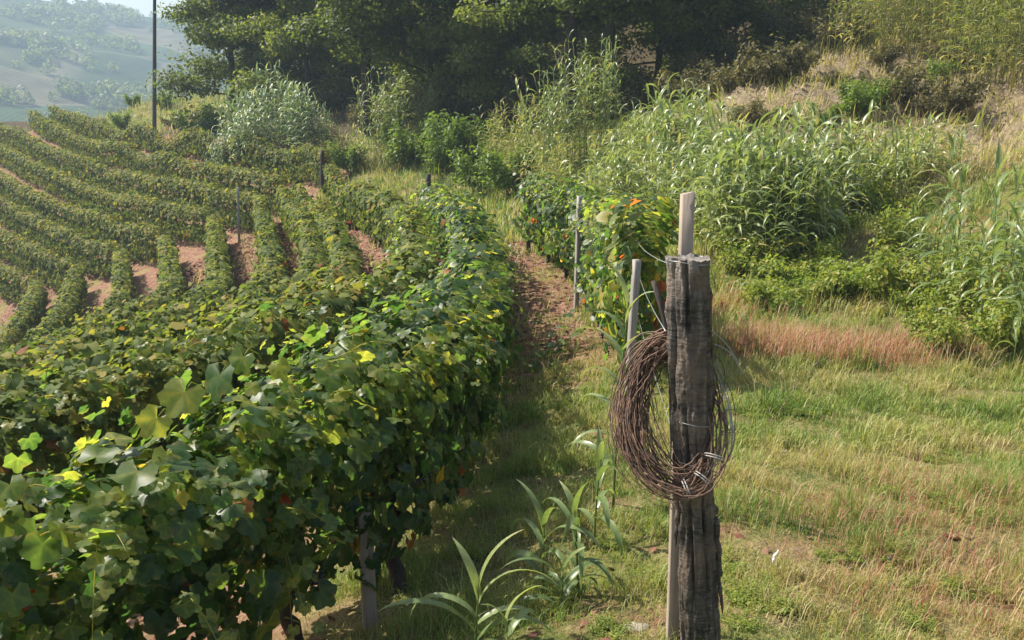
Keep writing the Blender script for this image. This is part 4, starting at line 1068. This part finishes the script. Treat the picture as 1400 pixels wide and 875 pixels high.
reed_plant('reed_shoot','tuft of green reed leaves between the path and the coil, right stem', hit(790,815), .56, 9, .36, .04, .3, 204)
reed_plant('reed_shoot','low dark tuft of reed leaves at the foot of the two reed stems', hit(768,838), .28, 9, .34, .038, .15, 207)
reed_plant('reed_shoot','reed with pale drooping leaves just left of the twig coil, lower stem', hit(812,745), .62, 8, .36, .042, .45, 205)
reed_plant('reed_shoot','tall reed with upright leaves reaching the near grey stake', hit(838,700), 1.5, 13, .40, .045, .5, 206, az_bias=2.6)
G_R = 'tall reeds at the right edge'
rp = [reed_plant('reed_cane','x', (0,0,-100), 2.2, 15, .58, .06, .42, 301, group=G_R), reed_plant('reed_cane','x', (0,0,-100), 1.8, 13, .55, .06, .5, 302, group=G_R), reed_plant('reed_cane','x', (0,0,-100), 1.4, 11, .5, .055, .55, 303, group=G_R)]
for i,(px,d,sc) in enumerate([(1350,11,1.05),(1370,10.6,.95),(1325,11.6,1.0),(1300,11.8,.9),(1390,11.4,1.05),(1405,10.2,1.0),(1280,12.4,.85),(1340,12.6,1.0),(1380,12.8,1.1),(1265,12.2,.7),(1360,11.8,1.05),(1315,12.9,.95),(1415,12,1.1),(1395,9.8,.8),(1425,10.8,1.0),(1385,10.9,1.0),(1335,10.8,.8),(1250,12.6,.85),(1285,11.9,.9),(1240,13.2,.8),(1310,11.2,.8),(1270,13.4,1.0),(1295,13,1.0),(1410,11.3,1.1),(1400,12.4,1.1)]):
    k = i % 3; q = on_ground(px,d,430); lb = 'tall green reed with long drooping leaves in the stand at the right edge'
    if i < 3: o = rp[k]; o.location = q; o.rotation_euler.z = i*1.9; o.scale = (sc,)*3; o['label'] = lb
    else: dup(rp[k], q, i*1.9, sc, lb)

# ------------------------------------------------------------------ grass and litter
def sample(mask, n_pts, x0, x1, y0, y1, seed):
    r = np.random.default_rng(seed); x = r.uniform(x0,x1,n_pts*3); y = r.uniform(y0,y1,n_pts*3)
    p = mask(x,y); k = r.random(len(x)) < p
    return x[k][:n_pts], y[k][:n_pts], r
def look(arr, x, y):
    i = np.clip(((x-GX0)/GS).round().astype(int),0,len(gx)-1); j = np.clip(((y-GY0)/GS).round().astype(int),0,len(gy)-1); return arr[j,i]
def in_view(x, y, z, mg=60):
    c = y*CP - z*SP; u = CX + F*x/np.maximum(c,.1); v = CY - F*(y*SP + z*CP)/np.maximum(c,.1)
    return (c > .5) & (u > -mg) & (u < 1400+mg) & (v > -mg) & (v < 875+3*mg)
def grass(n_pts, x0,x1,y0,y1, hm, wm, seed, shift=0.0):
    r = np.random.default_rng(seed); x = r.uniform(x0,x1,n_pts); y = r.uniform(y0,y1,n_pts); z = gz(x,y)
    soil = look(SOIL,x,y); bare = look(BARE,x,y); wood = look(WOOD,x,y); red = look(RED,x,y)
    patch = sn(x,y,1.3,401,3); dens = np.clip(.62 + .75*patch,.06,1)*(1-.88*np.clip(soil*1.1,0,1))*(1-.6*bare)*(1-.8*wood)
    k = (r.random(n_pts) < dens) & in_view(x,y,z)
    x,y,z,red,patch = x[k],y[k],z[k],red[k],patch[k]; m = len(x)
    dry = np.clip(.5+.5*sn(x,y,2.6,402,3) + .25*np.clip((x-1.5)/2.5,0,1)*np.clip((7-y)/3,0,1.), 0, 1)
    hue = np.clip(.09 + .50*np.clip(dry*1.5-.2,0,1.1) + r.normal(0,.13,m) + shift, 0, .74)
    hue = np.where(r.random(m) < red*.75, r.uniform(.74,1,m), hue)
    hue = np.where(look(BARE,x,y) > .4, np.clip(hue+.3,0,.74), hue); hue = np.where(r.random(m) < .14, r.uniform(.6,.8,m), hue)
    h = hm*np.clip(r.lognormal(0,.4,m),.3,2.6)*(1+.6*np.clip(patch,-.6,1))*(1+.9*red)*(1+1.1*np.clip(sn(x,y,.5,403,2)-.25,0,1))
    blades_mb.add  # noqa
    blades(blades_mb, np.c_[x,y,z-.01], r.uniform(0,2*PI,m), h, wm*r.uniform(.6,1.3,m), np.clip(r.normal(.55,.3,m),0,1.4), hue)
blades_mb = MB()
grass(210000, -1.2, 4.8, 2.4, 6.5, .055, .0042, 501, .12)
grass(220000, -1.5, 7.5, 6.5, 12, .075, .007, 502, .12)
grass(130000, -3, 13, 12, 22, .13, .014, 503, .12)
grass(90000, -12, 18, 22, 45, .26, .03, 504, .05)
grass(60000, -50, -5, 45, 98, .38, .055, 505, .10)
grass(26000, 8, 20, 18, 34, .30, .022, 506, .32)
o = blades_mb.build('grass', GRASS); tag(o, 'patchy green, straw and reddish grass covering the field, path and banks', 'grass', kind='stuff')
# wild grass stalks with reddish heads
stalk_mb = MB(); r = np.random.default_rng(9)
for px,py,m,rx,ry,h in [(1080,488,1300,1.1,.5,.38),(1190,492,900,1.2,.5,.34),(1010,430,300,1.0,.7,.3),(1330,790,300,.8,.7,.17),(1200,720,200,.8,.6,.15),(1320,690,220,.8,.6,.17),(1250,850,160,.5,.3,.14)]:
    q = hit(px,py); x = r.normal(q[0],rx*.6,m); y = r.normal(q[1],ry*.6,m); z = gz(x,y)
    hh = h*r.uniform(.6,1.4,m); az = r.normal(.3,1.2,m)
    blades(stalk_mb, np.c_[x,y,z-.01], az, hh, .0022+.0006*np.hypot(x,y)*r.uniform(.5,1.2,m), np.clip(r.normal(.4,.25,m),0,1.2), r.uniform(.74,1,m))
o = stalk_mb.build('dry_grass_stalks', GRASS); tag(o, 'reddish dry grass stalks in drifts across the sunny field', 'grass', kind='stuff')
# fallen leaves
fl_ = hit(850,850); lit = MB(); n_l = 26000; x = r.uniform(-14,3,n_l); y = r.uniform(2.6,40,n_l)
s_ = look(SOIL,x,y); k = (r.random(n_l) < np.maximum(np.maximum(np.clip(s_*1.2,0,1), .30*(y<10)*(x<1.1)), 1.0*gauss(x,y,fl_[0],fl_[1],.5,.35)))
x,y = x[k],y[k]; m = len(x); sz = .036+.0026*np.hypot(x,y)
scatter(lit, ML, np.c_[x,y,gz(x,y)+.012], np.c_[r.normal(0,.4,m),r.normal(0,.4,m),np.ones(m)], r.normal(size=(m,3)), sz*r.uniform(.6,1.4,m), r.random(m))
o = lit.build('fallen_leaves', LITTER); tag(o, 'reddish brown fallen vine leaves scattered over the soil between the rows', 'leaf litter', kind='stuff')

# trailing vine shoot lying over the path
a_, b_ = hit(728,512), hit(838,452); b_[2] += .55; a_[2] += .03
root = thing('trailing_shoot', 'bright green vine shoot trailing from the right row down onto the path', 'vine shoot', a_)
t = np.linspace(0,1,14)[:,None]; P = (b_-a_)*t + np.array([0,0,.16])*np.sin(t*PI)
mb = MB(); V, Fs = tube(P, np.linspace(.003,.006,14), 5); mb.add(V, Fs); mb.build('stem', GRNST, root, smooth=True)
mb = MB(); m = 64; f = r.random(m); pos = np.c_[[np.interp(f, t[:,0], P[:,c]) for c in range(3)]].T + r.normal(0,.07,(m,3)); pos[:,2] = np.maximum(pos[:,2], .0)
scatter(mb, GL, pos, np.c_[r.normal(0,.35,m)-.2,r.normal(0,.35,m)-.2,np.ones(m)], r.normal(size=(m,3)), .12*r.uniform(.7,1.3,m), r.uniform(.35,.68,m)); mb.build('foliage', VINE, root)

# red leaf spray on the end vine
q = rowpt(nD-6, .95) + np.array([.22,-.18,0])
root = thing('red_vine_shoot', 'crimson autumn vine leaves beside the near grey stake', 'vine shoot', q)
mb = MB(); m = 34; pos = np.c_[r.normal(0,.06,m), r.normal(0,.06,m), r.uniform(-.42,.18,m)]
scatter(mb, ML, pos, np.c_[r.normal(.1,.4,m),-np.ones(m),np.full(m,.4)], np.c_[r.normal(0,.5,m),np.zeros(m),-np.ones(m)], .12*r.uniform(.6,1.2,m), r.uniform(.975,1,m)); mb.build('foliage', VINE, root)
mb = MB(); V, Fs = tube(np.c_[np.linspace(.02,0,6),np.linspace(.1,0,6),np.linspace(.35,-.45,6)], .005, 5); mb.add(V,Fs); mb.build('stem', STICK, root, smooth=True)

# large sunlit leaves standing up out of the foreground row
hero = bpy.data.objects['vine_row']; ho = np.array(hero.location)
for i,(px,py,d,sz,hu) in enumerate([(252,535,3.42,.175,.80),(214,572,3.36,.14,.84),(300,512,3.5,.17,.42),(332,488,3.62,.12,.66),(228,622,3.34,.12,.86),(120,690,3.05,.15,.62),(40,735,2.95,.16,.35),(380,500,3.75,.11,.78)]):
    m2 = MB(); p = pt(px,py,d)
    scatter(m2, grape_leaf(.2, i+3), np.array([p]), np.array([[.15+r.normal(0,.2), -.75, .45+r.normal(0,.2)]]), np.array([[r.normal(0,.4), -.2, -1.]]), sz, hu)
    V, Fs = tube(np.array([p+np.array([0,.01,.0]), p+np.array([.01,.06,.02]), p+np.array([.03,.14,-.03])]), .0022, 5); m2.add(V, Fs, .8)
    m2.build('broad_leaf', VINE, hero, smooth=True, loc=ho).location = (0,0,0)
# small things in the field
def lump(name, q, sx, sy, sz_, seed, material, label, cat):
    r2 = np.random.default_rng(seed); a = np.linspace(0,2*PI,14,endpoint=False); mb = MB(); V=[]; nl=7
    for i in range(nl):
        p = PI*(i+.5)/nl; V.append(np.c_[sx*np.sin(p)*np.cos(a)*r2.uniform(.75,1.2,14), sy*np.sin(p)*np.sin(a)*r2.uniform(.75,1.2,14), np.full(14, sz_*np.cos(p)) + r2.normal(0,sz_*.08,14)])
    V = np.concatenate(V); Q = [[i*14+j,(i+1)*14+j,(i+1)*14+(j+1)%14,i*14+(j+1)%14] for i in range(nl-1) for j in range(14)]
    mb.add(V, [np.array(Q), np.arange(14)[None], (np.arange(14)+(nl-1)*14)[None,::-1]]); o = mb.build(name, material); o.location = q; return tag(o, label, cat)
q = hit(1216,768); lump('stone', q+np.array([0,0,.015]), .022,.02,.02, 1, STONE, 'small whitish stone lying in the dry grass', 'stone')
q = hit(872,858); lump('stone', q+np.array([0,0,-.008]), .08,.05,.02, 2, STONE, 'flat pale stone among brown leaves left of the thick post', 'stone')
q = hit(1060,772); mb = MB(); k = 7; t = np.linspace(0,1,k)
P = np.c_[-.012+.02*t, .01*np.sin(t*5), .01+.085*t]; w = np.array([.006,.012,.009,.014,.01,.007,.003])
V = np.stack([P-np.c_[w,w*0,w*0], P+np.c_[w,w*.6,w*0], P+np.c_[w*.4,-w,w*0]],1).reshape(-1,3)
mb.add(V, [np.concatenate([np.array([[i*3+a,i*3+(a+1)%3,i*3+3+(a+1)%3,i*3+3+a] for a in range(3)]) for i in range(k-1)])]); o = mb.build('paper_scrap', PAPER); o.location = q
tag(o, 'crumpled white scrap standing in the grass right of the thick post', 'litter')
def stick(label, pix, r0, lift=.02, material=STICK, sub_=True):
    P = np.array([hit(*p) for p in pix]); P[:,2] += np.asarray(lift); root_q = P[0].copy(); P = P-root_q
    t = np.linspace(0,1,len(P)); u = np.linspace(0,1,18); C_ = np.c_[[np.interp(u,t,P[:,c]) for c in range(3)]].T
    C_ += np.random.default_rng(int(pix[0][0])).normal(0,.004,C_.shape)
    mb = MB(); V, Fs = tube(C_, np.linspace(r0,r0*.35,18), 6); mb.add(V,Fs)
    o = mb.build('fallen_stick', material, smooth=True); o.location = root_q; return tag(o, label, 'stick')
stick('thin bent twig rising from the grass right of the coil', [(1040,596),(1078,566),(1095,540)], .004, [.02,.16,.34], TWIG)
stick('pale stick lying in the reddish grass below the bank', [(1100,512),(1150,488),(1168,470)], .012, [.03,.12,.2])
stick('brown twig lying in the grass beside the bark of the post', [(1042,668),(1060,676),(1082,684)], .005, .015, TWIG)
stick('dry reed stalk lying on the ground left of the post', [(880,740),(905,732),(925,728)], .006, .02)
stick('pale dead branch fallen on the slope behind the far dark stake', [(690,300),(705,285),(722,275)], .03, [.05,.4,.6])
stick('grey dead stick at the foot of the right hand reeds', [(1345,515),(1372,500),(1398,488)], .012, [.02,.1,.16])

# ------------------------------------------------------------------ haze
def haze():
    m, nt, out = mat('haze_air')
    v = N(nt, 'ShaderNodeVolumePrincipled'); v.inputs['Color'].default_value = (.56,.72,.90,1); v.inputs['Density'].default_value = .0007
    v.inputs['Anisotropy'].default_value = 0.0
    nt.links.new(v.outputs[0], out.inputs['Volume'])
    zl = min(float(HZ.min()), float(Z.min()))-1.5; zh = max(float(HZ.max()), 40)+14
    x0,x1,y0,y1 = -2620,2620,-2620,2620
    V = np.array([(x,y,z) for z in (zl,zh) for y in (y0,y1) for x in (x0,x1)], float)
    Q = np.array([[0,2,3,1],[4,5,7,6],[0,1,5,4],[2,6,7,3],[0,4,6,2],[1,3,7,5]])
    o = MB().add(V,[Q]).build('haze', m); tag(o, 'pale blue haze filling the air over the valley', 'haze', kind='stuff'); o.display_type = 'WIRE'
haze()

# ------------------------------------------------------------------ light, camera
EL, AZ = math.radians(49), math.radians(-69)          # sun high on the left, a little ahead
sd = Vector((math.sin(AZ)*math.cos(EL), math.cos(AZ)*math.cos(EL), math.sin(EL)))
sun = bpy.data.lights.new('sun', 'SUN'); sun.energy = 5.0; sun.angle = math.radians(.55); sun.color = (1,.93,.82)
so = bpy.data.objects.new('sun', sun); COL.objects.link(so); so.rotation_euler = sd.to_track_quat('Z','Y').to_euler(); so.location = (0,0,60)
w = bpy.data.worlds.new('World'); scene.world = w; w.use_nodes = True
nt = w.node_tree; bg = nt.nodes['Background']; sky = nt.nodes.new('ShaderNodeTexSky'); sky.sky_type = 'NISHITA'
sky.sun_disc = False; sky.sun_elevation = EL; sky.sun_rotation = AZ % (2*PI); sky.air_density = 1.2; sky.dust_density = 3.0; sky.ozone_density = 1.0
nt.links.new(sky.outputs[0], bg.inputs[0]); bg.inputs[1].default_value = .10
cam = bpy.data.cameras.new('camera'); co = bpy.data.objects.new('camera', cam); COL.objects.link(co)
co.location = (0,0,0); co.rotation_euler = (PI/2-PITCH, 0, 0)
cam.sensor_fit = 'HORIZONTAL'; cam.sensor_width = 36; cam.lens = 36*F/1400; cam.clip_start = .05; cam.clip_end = 8000
scene.camera = co
vs = scene.view_settings; vs.view_transform = 'Standard'; vs.look = 'None'; vs.exposure = 1.02; vs.gamma = 1
scene.render.engine = 'CYCLES'
cy = scene.cycles; cy.max_bounces = 8; cy.diffuse_bounces = 3; cy.transmission_bounces = 4; cy.volume_bounces = 1; cy.use_denoising = True
